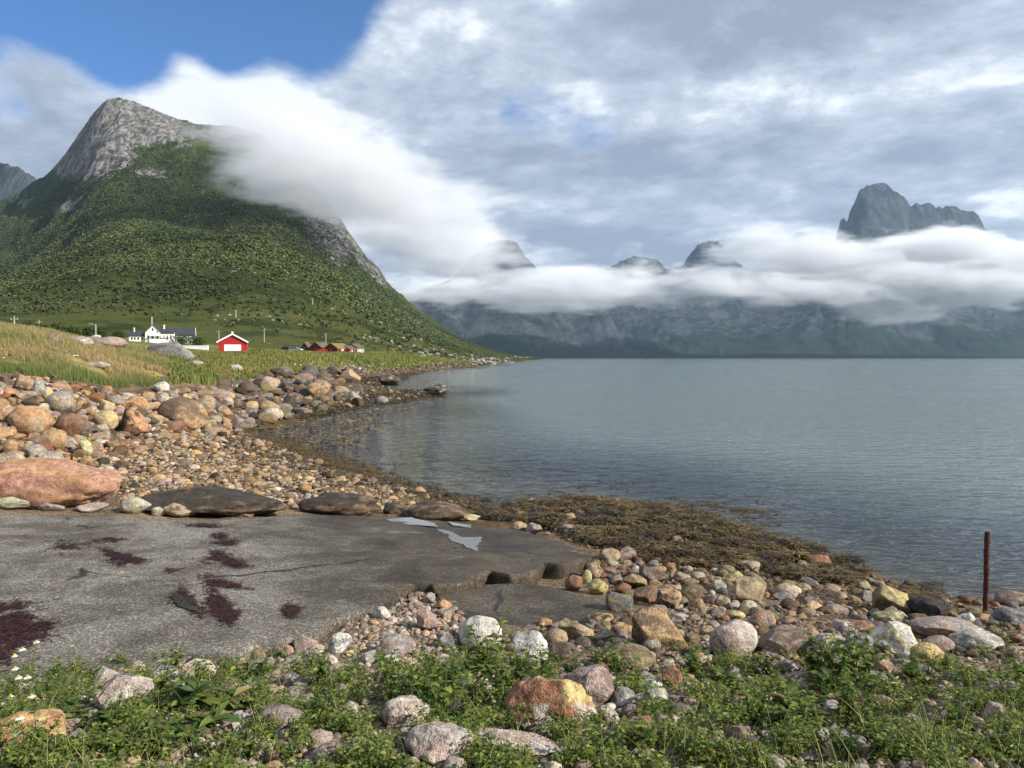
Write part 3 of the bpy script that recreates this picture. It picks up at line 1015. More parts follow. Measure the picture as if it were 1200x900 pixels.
def stone(u, vb, w_px, h_px, style, c1, c2, label, cat='rock', amt=.4, side=None, rz=None, tilt=0.0, n=None, sink=.16, deep=.8, short=None, name=None, sc=1.6, base=None, third=None):
    """a stone whose foot meets the ground at picture point (u,vb), about w_px by h_px in the photo"""
    seed = int(u * 7 + vb * 131)
    g = np.random.default_rng(seed)
    p = base or on_ground(u, vb)
    y = p.y
    W = w_px / 900 * y
    Dp = W * deep if w_px / h_px < 3 else max(W * .42, .05)
    s_ = (CZ - p.z) / math.hypot(y, CZ - p.z)
    Hh = max((h_px / 900 * y - .45 * Dp * max(s_, 0)) * 1.03, .30 * min(W, Dp))
    full = Hh / (1 - sink)
    n = n or (5 if w_px > 60 else 4 if w_px > 18 else 3)
    v, f = stone_shape(seed, style, n)
    c = stone_colour(v, seed, c1, c2, amt, sc, side, third)
    rz = g.uniform(-.35, .35) if rz is None else rz
    nm = name or ('boulder' if W > .42 else 'rock')
    V = v * np.array([W / 2, Dp / 2, full / 2])
    rot = np.array(Matrix.Rotation(tilt, 3, 'Y')) @ np.array(Matrix.Rotation(rz, 3, 'Z'))
    V = V @ rot.T
    ex = (V[:, 0].max() - V[:, 0].min())
    V = V * (W / ex)
    V[:, 2] -= V[:, 2].min()
    cy_ = y + Dp * .40
    cx_ = (u - 600) / 900 * y * (cy_ / y)
    o = mesh_np(nm, V, f, mat_rock, col=c)
    gz_ = float(height(np.array([cx_]), np.array([cy_]), False)[0])
    o.location = (cx_, cy_, min(gz_, p.z + .05 + .3 * Hh) - sink * full if base is None else p.z - sink * full)
    tag(o, label, cat)
    PLACED.append((cx_, cy_, W / 2, short))
    return o


# u, foot v, width, height, style, colour, second colour, label, short phrase, extras
B = [
    (52, 598, 190, 58, 'w', 'salmon', 'orange', 'huge salmon pink boulder at the left end of the concrete slab', 'the huge salmon boulder', dict(amt=.35, deep=.55, rz=0)),
    (242, 609, 196, 38, 'w', 'dark', 'brown', 'long dark wet rock ledge behind the concrete slab', 'the long dark ledge', dict(amt=.25, deep=.3, rz=0, n=5)),
    (398, 606, 98, 28, 'w', 'brown', 'dark', 'long brown boulder behind the slab, like a resting seal', 'the long brown boulder', dict(amt=.45, rz=0, side=(0, 0, .4))),
    (510, 612, 78, 24, 'r', 'brown', 'dark', 'rounded brown boulder nearest the puddles', 'the boulder by the puddles', dict(amt=.4, rz=0)),
    (462, 606, 27, 17, 'r', 'dark', 'brown', 'small dark stone wedged between the two brown boulders', None, {}),
    (552, 613, 22, 10, 'a', 'lichen', 'yellow', 'yellow green stone at the water end of the brown boulders', None, {}),
    (12, 599, 46, 15, 's', 'pale', 'lichen', 'flat pale stone at the left foot of the salmon boulder', None, {}),
    (56, 601, 38, 10, 's', 'pink', 'pale', 'low pink stone along the middle foot of the salmon boulder', None, {}),
    (105, 602, 36, 11, 's', 'pink', 'pale', 'low pinkish stone under the right end of the salmon boulder', None, {}),
    (156, 604, 38, 20, 'r', 'lichen', 'pale', 'pale green lichened stone between the salmon boulder and the dark ledge', 'the green lichened stone', {}),
    (190, 600, 34, 13, 's', 'tan', 'pink', 'flat tan stone leaning on the dark ledge', None, {}),
    (209, 609, 46, 16, 'r', 'tan', 'brown', 'sloping tan stone in front of the dark ledge', 'the sloping tan stone', dict(tilt=.15)),
    (183, 607, 16, 11, 'a', 'pale', 'tan', 'small cream stone tucked before the flat tan stone', None, {}),
    (286, 609, 20, 15, 'a', 'tan', 'ochre', 'small tan stone standing alone on the right part of the dark ledge foot', None, {}),
    (69, 487, 34, 24, 'r', 'grey', 'tan', 'smooth round grey tan boulder beside the driftwood', 'the round grey boulder', {}),
    (34, 513, 50, 34, 'r', 'orange', 'tan', 'smooth orange boulder low on the left bank', 'the smooth orange boulder', dict(tilt=.3)),
    (62, 528, 29, 22, 'r', 'ochre', 'orange', 'ochre egg-shaped stone right below the smooth orange boulder', 'the ochre egg stone', {}),
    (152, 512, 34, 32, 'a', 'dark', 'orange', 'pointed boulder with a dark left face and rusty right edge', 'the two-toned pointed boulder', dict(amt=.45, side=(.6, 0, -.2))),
    (216, 503, 56, 30, 'r', 'brown', 'ochre', 'big long brown boulder lying aslant across the stone bank', 'the big aslant boulder', dict(amt=.5, side=(.5, 0, -.4), tilt=.28)),
    (204, 509, 22, 15, 'a', 'rust', 'brown', 'rust red block under the left end of the big aslant boulder', None, {}),
    (97, 536, 17, 20, 'a', 'lichen', 'olive', 'upright yellow green stone on the lower left bank', None, {}),
    (55, 548, 32, 17, 'w', 'lichen', 'grey', 'lichen blotched stone just above the salmon boulder', None, {}),
    (38, 541, 30, 18, 'r', 'grey', 'tan', 'grey stone left of the lichen blotched one', None, {}),
    (15, 546, 28, 13, 'r', 'tan', 'pale', 'tan stone at the far left above the salmon boulder', None, {}),
    (122, 504, 32, 22, 'r', 'tan', 'yellow', 'bulging tan boulder midway up the left bank', 'the bulging tan boulder', {}),
    (160, 483, 24, 18, 'r', 'orange', 'ochre', 'orange boulder at the top of the bank above the pointed boulder', None, {}),
    (123, 485, 20, 15, 'a', 'yellow', 'tan', 'pale yellow block near the top of the left bank', 'the pale yellow block', {}),
    (80, 513, 32, 26, 'r', 'rust', 'brown', 'rusty brown boulder between the orange and the bulging tan ones', None, {}),
    (3, 496, 22, 20, 'a', 'tan', 'orange', 'tan block cut by the left picture edge on the bank', None, {}),
    (54, 470, 16, 15, 'a', 'yellow', 'pale', 'pale yellow stone above the driftwood end', None, {}),
    (28, 459, 24, 18, 'a', 'tan', 'orange', 'tan orange block near the grass at the far left', None, {}),
    (47, 468, 20, 22, 'a', 'pale', 'grey', 'tall pale block beside the tan orange one near the grass', None, {}),
    (190, 478, 18, 16, 'r', 'tan', 'pale', 'light tan round stone at the bank top left of the aslant boulder', None, {}),
    (219, 474, 12, 12, 'a', 'yellow', 'ochre', 'small yellow stone resting above the aslant boulder', None, {}),
    (240, 482, 22, 18, 'r', 'grey', 'ochre', 'greyish rounded boulder right above the aslant boulder end', None, {}),
    (189, 462, 20, 13, 'r', 'white', 'pale', 'whitish round stone on the bank crest at the grass edge', None, {}),
    (408, 451, 30, 20, 'a', 'ochre', 'pink', 'big triangular yellow tan boulder standing up from the dark rocks', 'the triangular boulder', dict(sink=.08, deep=.7)),
    (315, 459, 26, 17, 'a', 'pink', 'ochre', 'pinkish boulder with an ochre top on the rock bank', 'the pinkish ochre-topped boulder', {}),
    (457, 453, 26, 14, 'a', 'dark', 'redgrey', 'dark pyramid rock on the weedy flat right of the triangular boulder', 'the dark pyramid rock', dict(sink=.05)),
    (510, 464, 28, 13, 'a', 'dark', 'grey', 'dark rock at the very tip of the weedy spit', 'the spit-end rock', dict(sink=.05)),
    (447, 474, 17, 10, 'r', 'grey', 'slate', 'smooth grey stone on the weed below the dark pyramid rock', None, {}),
    (414, 476, 20, 18, 'a', 'grey', 'tan', 'tan and grey boulder below the triangular one by the water', None, {}),
    (372, 468, 26, 20, 'a', 'ochre', 'brown', 'ochre topped boulder among the dark rocks near the water', None, {}),
    (345, 478, 24, 18, 'a', 'brown', 'grey', 'blocky brown boulder at the foot of the rock bank', None, {}),
    (320, 492, 22, 12, 'r', 'pale', 'tan', 'pale rounded stone at the water foot of the rock bank', None, dict(tilt=.3)),
    (63, 403, 16, 13, 'a', 'brown', 'redgrey', 'reddish brown boulder on the crest of the grassy bank', 'the reddish crest boulder', dict(sink=.1)),
    (96, 407, 28, 12, 'r', 'grey', 'pale', 'pale grey flat boulder on the crest of the grassy bank', None, dict(sink=.1)),
    (109, 401, 19, 9, 'a', 'grey', 'white', 'grey pyramid-shaped boulder behind the pale flat one on the crest', None, dict(sink=.1)),
    (130, 409, 36, 13, 'r', 'pink', 'redgrey', 'long pinkish boulder on the grassy crest before the white house', None, dict(sink=.1)),
    (200, 421, 60, 19, 'r', 'grey', 'slate', 'big grey outcrop in the grass between the white house and the red garage', 'the grey outcrop', dict(sink=.38, amt=.35, side=(-.5, 0, 0))),
    (115, 432, 28, 7, 's', 'pale', 'pink', 'flat pale boulder sunk in the middle of the golden grass', None, {}),
    (228, 431, 20, 8, 'a', 'pink', 'pale', 'pinkish stone below the right end of the grey outcrop', None, {}),
    (276, 436, 16, 8, 'r', 'pale', 'pink', 'pale rounded boulder in the grass under the red garage', None, {}),
    (608, 625, 20, 12, 'r', 'ochre', 'tan', 'ochre stone at the far edge of the slab by the weed mound', None, {}),
    (626, 627, 20, 12, 'a', 'pink', 'grey', 'greyish pink stone right beside the ochre stone at the slab edge', None, {}),
    (668, 615, 14, 12, 'a', 'ochre', 'olive', 'ochre stone sitting on top of the weed mound', None, {}),
    (666, 626, 24, 10, 's', 'tan', 'pink', 'flat orange tan stone on the weed mound', None, {}),
    (716, 661, 25, 16, 'r', 'tan', 'ochre', 'tan boulder at the tip of the concrete slab below the weed', 'the tan boulder at the slab tip', {}),
    (699, 682, 20, 20, 'a', 'tan', 'brown', 'upright tan brown stone between the slab and the pebbles', None, {}),
    (689, 686, 11, 16, 'r', 'yellow', 'lichen', 'small upright yellow egg stone beside the slab', None, {}),
    (702, 700, 24, 19, 'r', 'yellow', 'olive', 'round mustard yellow stone beside the slab', 'the mustard yellow stone', {}),
    (672, 696, 22, 24, 's', 'rust', 'brown', 'flat rust brown stone leaning against the slab edge', None, dict(tilt=.4)),
    (673, 673, 20, 9, 's', 'rust', 'tan', 'low reddish stone behind the leaning rust brown one', None, {}),
    (729, 723, 35, 22, 's', 'slate', 'olive', 'sloping grey brown slab stone in the middle of the pebbles', None, dict(tilt=.35)),
    (760, 710, 34, 22, 'a', 'brown', 'rust', 'rusty brown block right of the mustard yellow stone', 'the rusty brown block', {}),
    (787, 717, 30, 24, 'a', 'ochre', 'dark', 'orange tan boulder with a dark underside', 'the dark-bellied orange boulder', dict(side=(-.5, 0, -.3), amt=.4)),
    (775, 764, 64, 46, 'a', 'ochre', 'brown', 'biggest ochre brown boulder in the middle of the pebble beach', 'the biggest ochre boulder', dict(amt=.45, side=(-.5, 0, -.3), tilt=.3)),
    (746, 692, 30, 15, 's', 'olive', 'ochre', 'olive tilted block just below the weed', None, dict(tilt=.3)),
    (767, 688, 32, 20, 'a', 'redgrey', 'brown', 'brownish pink boulder at the lower rim of the weed', None, {}),
    (675, 754, 44, 24, 's', 'tan', 'olive', 'flat olive tan boulder at the broken slab corner', 'the flat olive boulder', dict(tilt=.3)),
    (653, 760, 27, 21, 'r', 'tan', 'ochre', 'round tan stone like a loaf behind the weeds', 'the loaf stone', {}),
    (738, 790, 66, 34, 'r', 'brown', 'olive', 'big smooth brown boulder low among the pebbles', 'the big smooth brown boulder', dict(amt=.45, side=(.4, 0, 0))),
    (712, 785, 28, 22, 'r', 'olive', 'brown', 'round olive stone left of the big smooth brown boulder', None, {}),
    (710, 757, 24, 20, 'a', 'grey', 'lichen', 'grey green block right of the flat olive boulder', None, {}),
    (728, 750, 24, 18, 'r', 'ochre', 'brown', 'ochre brown cobble above the small round tan one', None, {}),
    (730, 762, 20, 11, 'r', 'tan', 'pale', 'small round tan cobble beside the grey green block', None, {}),
    (766, 768, 22, 16, 'r', 'olive', 'grey', 'grey olive cobble at the foot of the biggest ochre boulder', None, {}),
    (704, 735, 34, 14, 's', 'ochre', 'dark', 'long ochre stone under the slab edge', None, {}),
    (630, 760, 22, 14, 'r', 'lichen', 'olive', 'green lichened cobble behind the white boulder', None, {}),
    (650, 782, 38, 26, 'a', 'dark', 'brown', 'dark brown block below the loaf stone', None, {}),
    (562, 765, 54, 44, 'r', 'white', 'pale', 'big white boulder behind the tall weeds', 'the big white boulder', dict(rz=0)),
    (525, 764, 28, 22, 's', 'slate', 'grey', 'shadowed grey stone leaning on the left of the big white boulder', None, {}),  # slate tone holds the blue shadow left of the white boulder
    (620, 786, 44, 40, 's', 'white', 'pale', 'slanting white slab stone half hidden by weeds', 'the slanting white stone', dict(tilt=.55)),
    (446, 730, 21, 18, 'a', 'white', 'pale', 'white block on top of the rubble next to the slab edge', 'the white rubble block', {}),
    (501, 743, 33, 25, 'a', 'pink', 'salmon', 'largest pink block in the rubble heap', 'the pink rubble block', {}),
    (518, 719, 23, 15, 'a', 'orange', 'salmon', 'orange wedge at the right of the rubble heap', None, {}),
    (501, 710, 18, 14, 'a', 'grey', 'pale', 'pale grey block at the top of the rubble heap', None, {}),
    (462, 773, 48, 27, 'w', 'redgrey', 'grey', 'rough lump of old concrete at the foot of the rubble', 'the concrete lump', {}),
    (453, 787, 25, 15, 'a', 'pale', 'white', 'cream stone below the concrete lump', None, {}),
    (396, 770, 30, 26, 'a', 'white', 'grey', 'white speckled block at the left of the rubble', 'the white speckled block', {}),
    (335, 776, 13, 17, 'a', 'orange', 'pink', 'small orange stone under the near edge of the slab', None, {}),
    (368, 779, 19, 20, 'a', 'pale', 'tan', 'cream block among weeds below the slab edge', None, {}),
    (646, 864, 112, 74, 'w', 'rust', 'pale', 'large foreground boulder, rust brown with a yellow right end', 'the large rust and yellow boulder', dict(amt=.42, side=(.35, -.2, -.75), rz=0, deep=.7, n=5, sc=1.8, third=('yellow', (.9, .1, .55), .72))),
    (690, 836, 66, 54, 's', 'pink', 'redgrey', 'flat-faced pink block behind the rust and yellow boulder', 'the flat-faced pink block', dict(tilt=-.25, n=5)),
    (732, 836, 30, 26, 'a', 'grey', 'pale', 'grey block right of the flat-faced pink block', None, {}),
    (773, 840, 32, 28, 'a', 'grey', 'lichen', 'lichen spotted grey block at the right of the foreground heap', None, {}),
    (715, 856, 27, 24, 'w', 'redgrey', 'pale', 'speckled stone touching the right end of the rust and yellow boulder', None, {}),
    (742, 851, 26, 21, 'r', 'redgrey', 'brown', 'brownish round stone on the foreground heap', None, {}),
    (750, 876, 44, 32, 'w', 'redgrey', 'rust', 'knobbly reddish stone in front of the foreground heap', 'the knobbly reddish stone', {}),
    (761, 814, 36, 15, 's', 'white', 'grey', 'flat white stone lying behind the grey blocks', None, {}),
    (789, 812, 26, 28, 'a', 'rust', 'brown', 'rust red stone at the edge of the weeds right of the flat white stone', None, {}),
    (473, 860, 60, 42, 'w', 'pink', 'pale', 'pink granite boulder among the foreground weeds', 'the pink granite boulder', {}),
    (516, 905, 92, 50, 'w', 'pink', 'pale', 'broad pink granite boulder at the bottom edge of the photo', 'the broad pink granite boulder', dict(n=5)),
    (610, 893, 118, 24, 's', 'pink', 'pale', 'long low pink stone in front of the rust and yellow boulder', None, dict(tilt=.12, n=5)),
    (385, 906, 64, 28, 'r', 'pink', 'redgrey', 'rounded pinkish boulder cut by the bottom edge', None, {}),
    (325, 868, 56, 42, 'r', 'redgrey', 'grey', 'grey brown boulder half overgrown by weeds', 'the overgrown boulder', {}),
    (140, 838, 70, 46, 'a', 'pale', 'pink', 'cream split boulder between the weeds and the slab', 'the cream split boulder', {}),
    (228, 802, 46, 28, 'a', 'pale', 'tan', 'cream block under the near slab edge', 'the cream block', {}),
    (137, 797, 16, 12, 'a', 'orange', 'tan', 'small orange stone above the cream split boulder', None, {}),
    (28, 882, 80, 46, 'w', 'orange', 'yellow', 'orange boulder at the bottom left among the daisies', 'the orange corner boulder', {}),
    (861, 774, 60, 48, 'r', 'pink', 'pale', 'big rounded pale boulder streaked with yellow on the pebble beach', 'the big rounded pale boulder', dict(side=(.5, 0, .2))),  # paler towards the right: the sunlit side is painted into the stone
    (866, 729, 21, 11, 'r', 'yellow', 'tan', 'small yellow tan cobble behind the big rounded pale boulder', None, {}),
    (896, 741, 32, 24, 'r', 'orange', 'redgrey', 'orange striped boulder right behind the big rounded pale one', 'the orange striped boulder', {}),
    (926, 773, 74, 36, 'a', 'redgrey', 'brown', 'wide purple brown block in the row at the weed edge', 'the purple brown block', dict(n=5)),
    (977, 775, 42, 32, 'r', 'pink', 'pale', 'pink striped boulder between the purple block and the grey one', 'the pink striped boulder', {}),
    (1011, 777, 34, 34, 'w', 'grey', 'slate', 'grey veined boulder left of the yellow white boulder', None, {}),
    (881, 711, 42, 33, 'a', 'tan', 'olive', 'angular tan boulder with a sharp ridge', 'the angular tan boulder', {}),
    (861, 687, 27, 15, 'a', 'yellow', 'olive', 'brick-shaped mustard block near the weed', 'the mustard block', dict(rz=0)),
    (845, 698, 18, 16, 'r', 'grey', 'lichen', 'round grey green cobble left of the angular tan boulder', None, {}),
    (924, 704, 28, 19, 'r', 'tan', 'pale', 'light tan boulder right of the angular tan one', 'the light tan boulder', {}),
    (880, 673, 28, 14, 'r', 'grey', 'tan', 'long grey stone lying on the weed', None, {}),
    (963, 669, 32, 17, 'r', 'rust', 'brown', 'rust red boulder at the edge of the water', 'the rust boulder at the water', {}),
    (943, 673, 15, 14, 'r', 'olive', 'grey', 'olive stone left of the rust red boulder at the water', None, {}),
    (812, 710, 32, 24, 'a', 'brown', 'olive', 'rough brown block right of the orange tan boulder', None, {}),
    (832, 750, 21, 14, 'r', 'ochre', 'tan', 'smooth ochre cobble left of the big rounded pale boulder', None, {}),
    (849, 714, 19, 14, 'r', 'tan', 'olive', 'khaki cobble below the round grey green one', None, {}),
    (826, 794, 32, 28, 'a', 'orange', 'pale', 'orange and cream stone at the weed edge', 'the orange and cream stone', dict(side=(.4, 0, 0))),
    (1015, 696, 17, 13, 'r', 'olive', 'lichen', 'olive green stone at the waterline near the angular yellow brown one', None, {}),
    (879, 766, 40, 13, 's', 'slate', 'grey', 'dark slate flake in front of the big rounded pale boulder', None, {}),
    (930, 796, 26, 20, 'w', 'pink', 'white', 'pink stone poking out of the weeds below the purple block', None, {}),
    (917, 773, 38, 10, 's', 'pink', 'pale', 'flat pink flake at the foot of the purple brown block', None, {}),
    (957, 757, 20, 18, 'a', 'orange', 'tan', 'orange wedge behind the purple brown block', None, {}),
    (812, 759, 24, 19, 'a', 'olive', 'dark', 'dark olive block right of the biggest ochre boulder', None, {}),
    (1047, 722, 46, 36, 'a', 'olive', 'yellow', 'angular yellow brown boulder at the waterline', 'the angular yellow brown boulder', dict(side=(.6, 0, .2), amt=.35)),  # yellow right, olive left: sunlit and shaded faces put into the colour
    (1047, 733, 40, 18, 'r', 'olive', 'lichen', 'smooth olive stone like a turtle shell', 'the olive turtle stone', dict(rz=0)),
    (1056, 774, 64, 46, 'w', 'white', 'yellow', 'large white boulder blotched with yellow lichen near the post', 'the yellow-blotched white boulder', dict(n=5, side=(.5, 0, 0))),
    (1091, 784, 42, 30, 'r', 'yellow', 'ochre', 'golden yellow boulder in front of the large white one', 'the golden boulder', {}),
    (1112, 754, 80, 32, 's', 'pink', 'grey', 'long flat pink boulder left of the rusty post', 'the long flat pink boulder', dict(n=5, rz=0)),
    (1106, 771, 38, 25, 'r', 'redgrey', 'pink', 'pinkish round boulder touching the golden one', None, {}),
    (1151, 767, 58, 30, 'w', 'pale', 'grey', 'pale rough boulder right of the pinkish round one', 'the pale rough boulder', {}),
    (1138, 736, 21, 16, 'a', 'white', 'pale', 'white stone perched on the long flat pink boulder', None, dict(sink=.05)),
    (1040, 793, 28, 20, 'a', 'pink', 'salmon', 'pink wedge below the large yellow-blotched boulder', None, {}),
    (1032, 803, 30, 12, 's', 'white', 'pale', 'flat white stone lying on the turf at the right', None, {}),
    (1193, 713, 40, 21, 'r', 'redgrey', 'brown', 'brown boulder standing in the water at the right edge', None, {}),
    (1196, 737, 50, 24, 's', 'slate', 'grey', 'blue grey slab boulder at the right edge behind the post', None, {}),
    (820, 683, 19, 11, 'r', 'tan', 'grey', 'tan cobble at the weed rim above the rough brown block', None, {}),
    (985, 722, 26, 12, 's', 'redgrey', 'tan', 'flat reddish stone behind the pink striped boulder', None, {}),
    (1012, 742, 34, 13, 's', 'rust', 'redgrey', 'long rusty flat stone left of the olive turtle stone', None, {}),
    (957, 722, 24, 15, 'a', 'ochre', 'tan', 'ochre cube right of the orange striped boulder', None, {}),
    (944, 697, 20, 12, 'r', 'olive', 'tan', 'greenish cobble right of the light tan boulder', None, {}),
]
for (u, vb, wp, hp, sty, c1, c2, lab, short, kw) in B:
    stone(u, vb, wp, hp, sty, c1, c2, lab, short=short, **kw)
# the weed-covered rock by the post: rock + its hanging weed
wr = stone(1096, 728, 50, 30, 'w', 'black', 'dark', 'dark rock shaggy with brown seaweed at the waterline', short='the shaggy dark rock')

# ---- zones of cobbles, in picture terms: polygon, colours, size range in px, style mix
BANKZ = [(-140, 436), (30, 444), (80, 452), (150, 462), (230, 457), (290, 448), (340, 438), (395, 436), (425, 455), (420, 478), (370, 484), (310, 500), (250, 512), (190, 522), (120, 545), (60, 552), (-140, 556)]
FARZ = [(262, 424), (330, 425), (400, 428), (450, 427), (520, 424), (560, 422), (600, 418.5), (625, 418.8), (600, 421.5), (560, 430), (520, 432), (470, 437), (420, 442), (380, 440), (330, 440), (285, 440)]
COBZ = [(-140, 548), (60, 545), (140, 530), (200, 512), (270, 500), (300, 515), (360, 540), (430, 560), (500, 578), (560, 592), (520, 600), (340, 598), (240, 578), (150, 590), (-140, 606)]
BEACHZ = [(566, 760), (600, 748), (640, 735), (700, 735), (760, 716), (690, 690), (640, 672), (690, 652), (720, 645), (800, 668), (900, 665), (960, 660), (1010, 676), (1060, 686), (1110, 701), (1160, 707), (1210, 712), (1480, 720), (1480, 765), (1130, 775),
          (1000, 790), (900, 795), (800, 815), (740, 850), (690, 800), (600, 790)]
RUBZ = [(388, 762), (402, 735), (430, 708), (470, 700), (500, 688), (530, 708), (548, 735), (545, 765), (500, 785), (430, 792)]
FORE = [(-140, 790), (340, 762), (440, 775), (600, 790), (800, 795), (1000, 785), (1500, 750), (1500, 1010), (-140, 1010)]
WEEDZ = [(560, 603), (600, 592), (680, 586), (760, 598), (850, 618), (930, 640), (1000, 672), (960, 690), (880, 690), (800, 680), (720, 655), (640, 628), (600, 620)]
GRASSROCK = [(0, 395), (130, 402), (260, 420), (300, 432), (230, 446), (140, 440), (0, 425)]
CP = {
    'bank': ['tan', 'tan', 'ochre', 'orange', 'grey', 'pale', 'tan', 'brown', 'rust', 'redgrey', 'pink', 'brown', 'ochre'],
    'dark': ['dark', 'brown', 'grey', 'redgrey', 'brown', 'olive', 'slate', 'tan'],
    'far': ['pale', 'pink', 'grey', 'redgrey', 'brown', 'dark', 'grey', 'tan'],
    'cob': ['tan', 'tan', 'pink', 'ochre', 'tan', 'brown', 'grey', 'redgrey', 'ochre', 'dark', 'brown', 'pale'],
    'beach': ['tan', 'ochre', 'brown', 'olive', 'grey', 'redgrey', 'rust', 'pink', 'slate', 'olive', 'brown', 'pale'],
    'rub': ['pink', 'pale', 'pink', 'tan', 'grey', 'redgrey', 'redgrey'],
    'fore': ['grey', 'pink', 'pale', 'redgrey', 'tan', 'grey', 'pale', 'redgrey', 'pink'],
}


def zone_samples(poly, n, smin, smax, power=2.2):
    """n stones: picture position and width in px; sizes follow a power law"""
    poly = np.array(poly, float)
    lo, hi = poly.min(0), poly.max(0)
    out = []
    while len(out) < n:
        p = rng.uniform(lo, hi, (n * 3, 2))
        ins = inpoly(p[:, 0], p[:, 1], poly)
        out.extend(p[ins].tolist())
    p = np.array(out[:n])
    q = rng.random(n)
    s = (smin ** (-power) + q * (smax ** (-power) - smin ** (-power))) ** (-1 / power)
    return np.column_stack([p, s])


# a table of ground distance for picture points, so that thousands can be placed quickly
_tu = np.linspace(-160, 1560, 345)
_ty = np.exp(np.linspace(math.log(2.2), math.log(1800), 1100))
_TU, _TY = np.meshgrid(_tu, _ty)
_TZ = height((_TU - 600) / 900 * _TY, _TY, False)
_TV = 419 - 900 * (_TZ - CZ) / _TY
_run = np.minimum.accumulate(_TV, axis=0)          # the sight line is blocked by what is nearer


def ground_y(u, v):
    i = np.clip(np.round((np.asarray(u) + 160) / 5).astype(int), 0, 344)
    out = np.empty(len(i))
    for k in range(345):
        m = i == k
        if m.any():
            col_ = _run[:, k]
            idx = np.searchsorted(-col_, -np.asarray(v)[m])
            out[m] = _ty[np.clip(idx, 0, len(_ty) - 1)]
    return out


SPITZ = [(380, 444), (420, 447), (470, 450), (526, 458), (510, 464), (450, 472), (400, 480), (370, 484)]
ZONES = [
    (SPITZ, 420, 2.2, 11, 'dark', 'aaw', 1.3),
    (BANKZ, 4900, 4.5, 24, 'bank', 'aaawr', 1.3), (FARZ, 2600, 1.6, 6, 'far', 'raaa', 1.5), (COBZ, 17000, 1.8, 11, 'cob', 'raf', 2.0), (COBZ, 330, 8, 17, 'cob', 'ra', 1.5),
    (BEACHZ, 5900, 4, 13, 'beach', 'aarf', 2.0), (BEACHZ, 950, 11, 25, 'beach', 'aarw', 1.6), (RUBZ, 3600, 2.6, 15, 'rub', 'aaaw', 1.5), (FORE, 17000, 4, 34, 'fore', 'aaar', 1.75),
    (WEEDZ, 1000, 4, 15, 'beach', 'ra', 2.0), (GRASSROCK, 170, 3, 11, 'far', 'ra', 2.0)]
cand = []
for zi, (poly, n, s0, s1, pal, sty, pw) in enumerate(ZONES):
    sm = zone_samples(poly, n, s0, s1, pw)
    yy_ = ground_y(sm[:, 0], sm[:, 1])
    for (u, v, s), y in zip(sm, yy_):
        cand.append((u, v, s, y, zi))
cand.sort(key=lambda c: -c[2])
# keep stones apart: compare in world units on a coarse grid
cells = {}


def crowded(x, y, r, k):
    cs = max(.25, y * .03)
    lv = int(round(math.log(cs, 1.5)))
    cs = 1.5 ** lv
    i, j = int(x // cs), int(y // cs)
    for l2 in (lv - 1, lv, lv + 1):
        c2 = 1.5 ** l2
        i2, j2 = int(x // c2), int(y // c2)
        for di in (-1, 0, 1):
            for dj in (-1, 0, 1):
                for (a_, b_, c_) in cells.get((l2, i2 + di, j2 + dj), ()):
                    if (a_ - x) ** 2 + (b_ - y) ** 2 < ((c_ + r) * k) ** 2:
                        return True
    cells.setdefault((lv, i, j), []).append((x, y, r))
    return False


for (x, y, r, _) in PLACED:
    crowded(x, y, r * .75, 0)
big_placed = np.array([(x, y, r) for x, y, r, _ in PLACED])
keep = []
for (u, v, s, y, zi) in cand:
    x = (u - 600) / 900 * y
    r = s / 1800 * y
    dd = np.hypot(big_placed[:, 0] - x, big_placed[:, 1] - y)
    if (dd < big_placed[:, 2] * .80 + r * .5).any():
        continue
    if crowded(x, y, r, (.60 if zi == 1 else .55 if zi in (0, 3, 7) else .70) if s > 6 else .5):
        continue
    keep.append((u, v, s, y, x, r, zi))
print('stones kept', len(keep))

SIZEW = lambda W: 'tiny' if W < .06 else 'small' if W < .14 else 'medium' if W < .30 else 'large' if W < .7 else 'very large'
COLW = {'tan': 'tan', 'ochre': 'ochre', 'orange': 'orange', 'salmon': 'salmon pink', 'pink': 'pink', 'grey': 'grey', 'pale': 'cream', 'dark': 'blackish', 'brown': 'brown', 'yellow': 'yellow', 'olive': 'olive', 'white': 'white', 'rust': 'rust red',
        'lichen': 'yellow green', 'slate': 'slate grey', 'redgrey': 'reddish grey', 'black': 'black'}
STYW = {'r': 'rounded', 'a': 'angular', 's': 'flat', 'f': 'smooth oval', 'w': 'rough'}
LAND = [(x, y, s) for x, y, r, s in PLACED if s]


def relabel(head, x, y, alts):
    """a label no other thing carries: what it looks like + where it is from the nearest named boulders"""
    near = sorted(LAND, key=lambda L: (L[0] - x) ** 2 + (L[1] - y) ** 2)[:5]
    for L in near:
        dx, dy = x - L[0], y - L[1]
        rel = ('right of' if dx > 0 else 'left of') if abs(dx) > abs(dy) else ('behind' if dy > 0 else 'in front of')
        for pre in ('just ', '', 'a little way '):
            lb = f'{head} {pre}{rel} {L[2]}'
            if lb not in USED and len(lb.split()) <= 16:
                return lb
    for L in near[:3]:
        for M in near:
            if M is not L:
                lb = f'{head} between {L[2]} and {M[2]}'
                if lb not in USED and len(lb.split()) <= 16:
                    return lb
    return f'{head} {alts}'


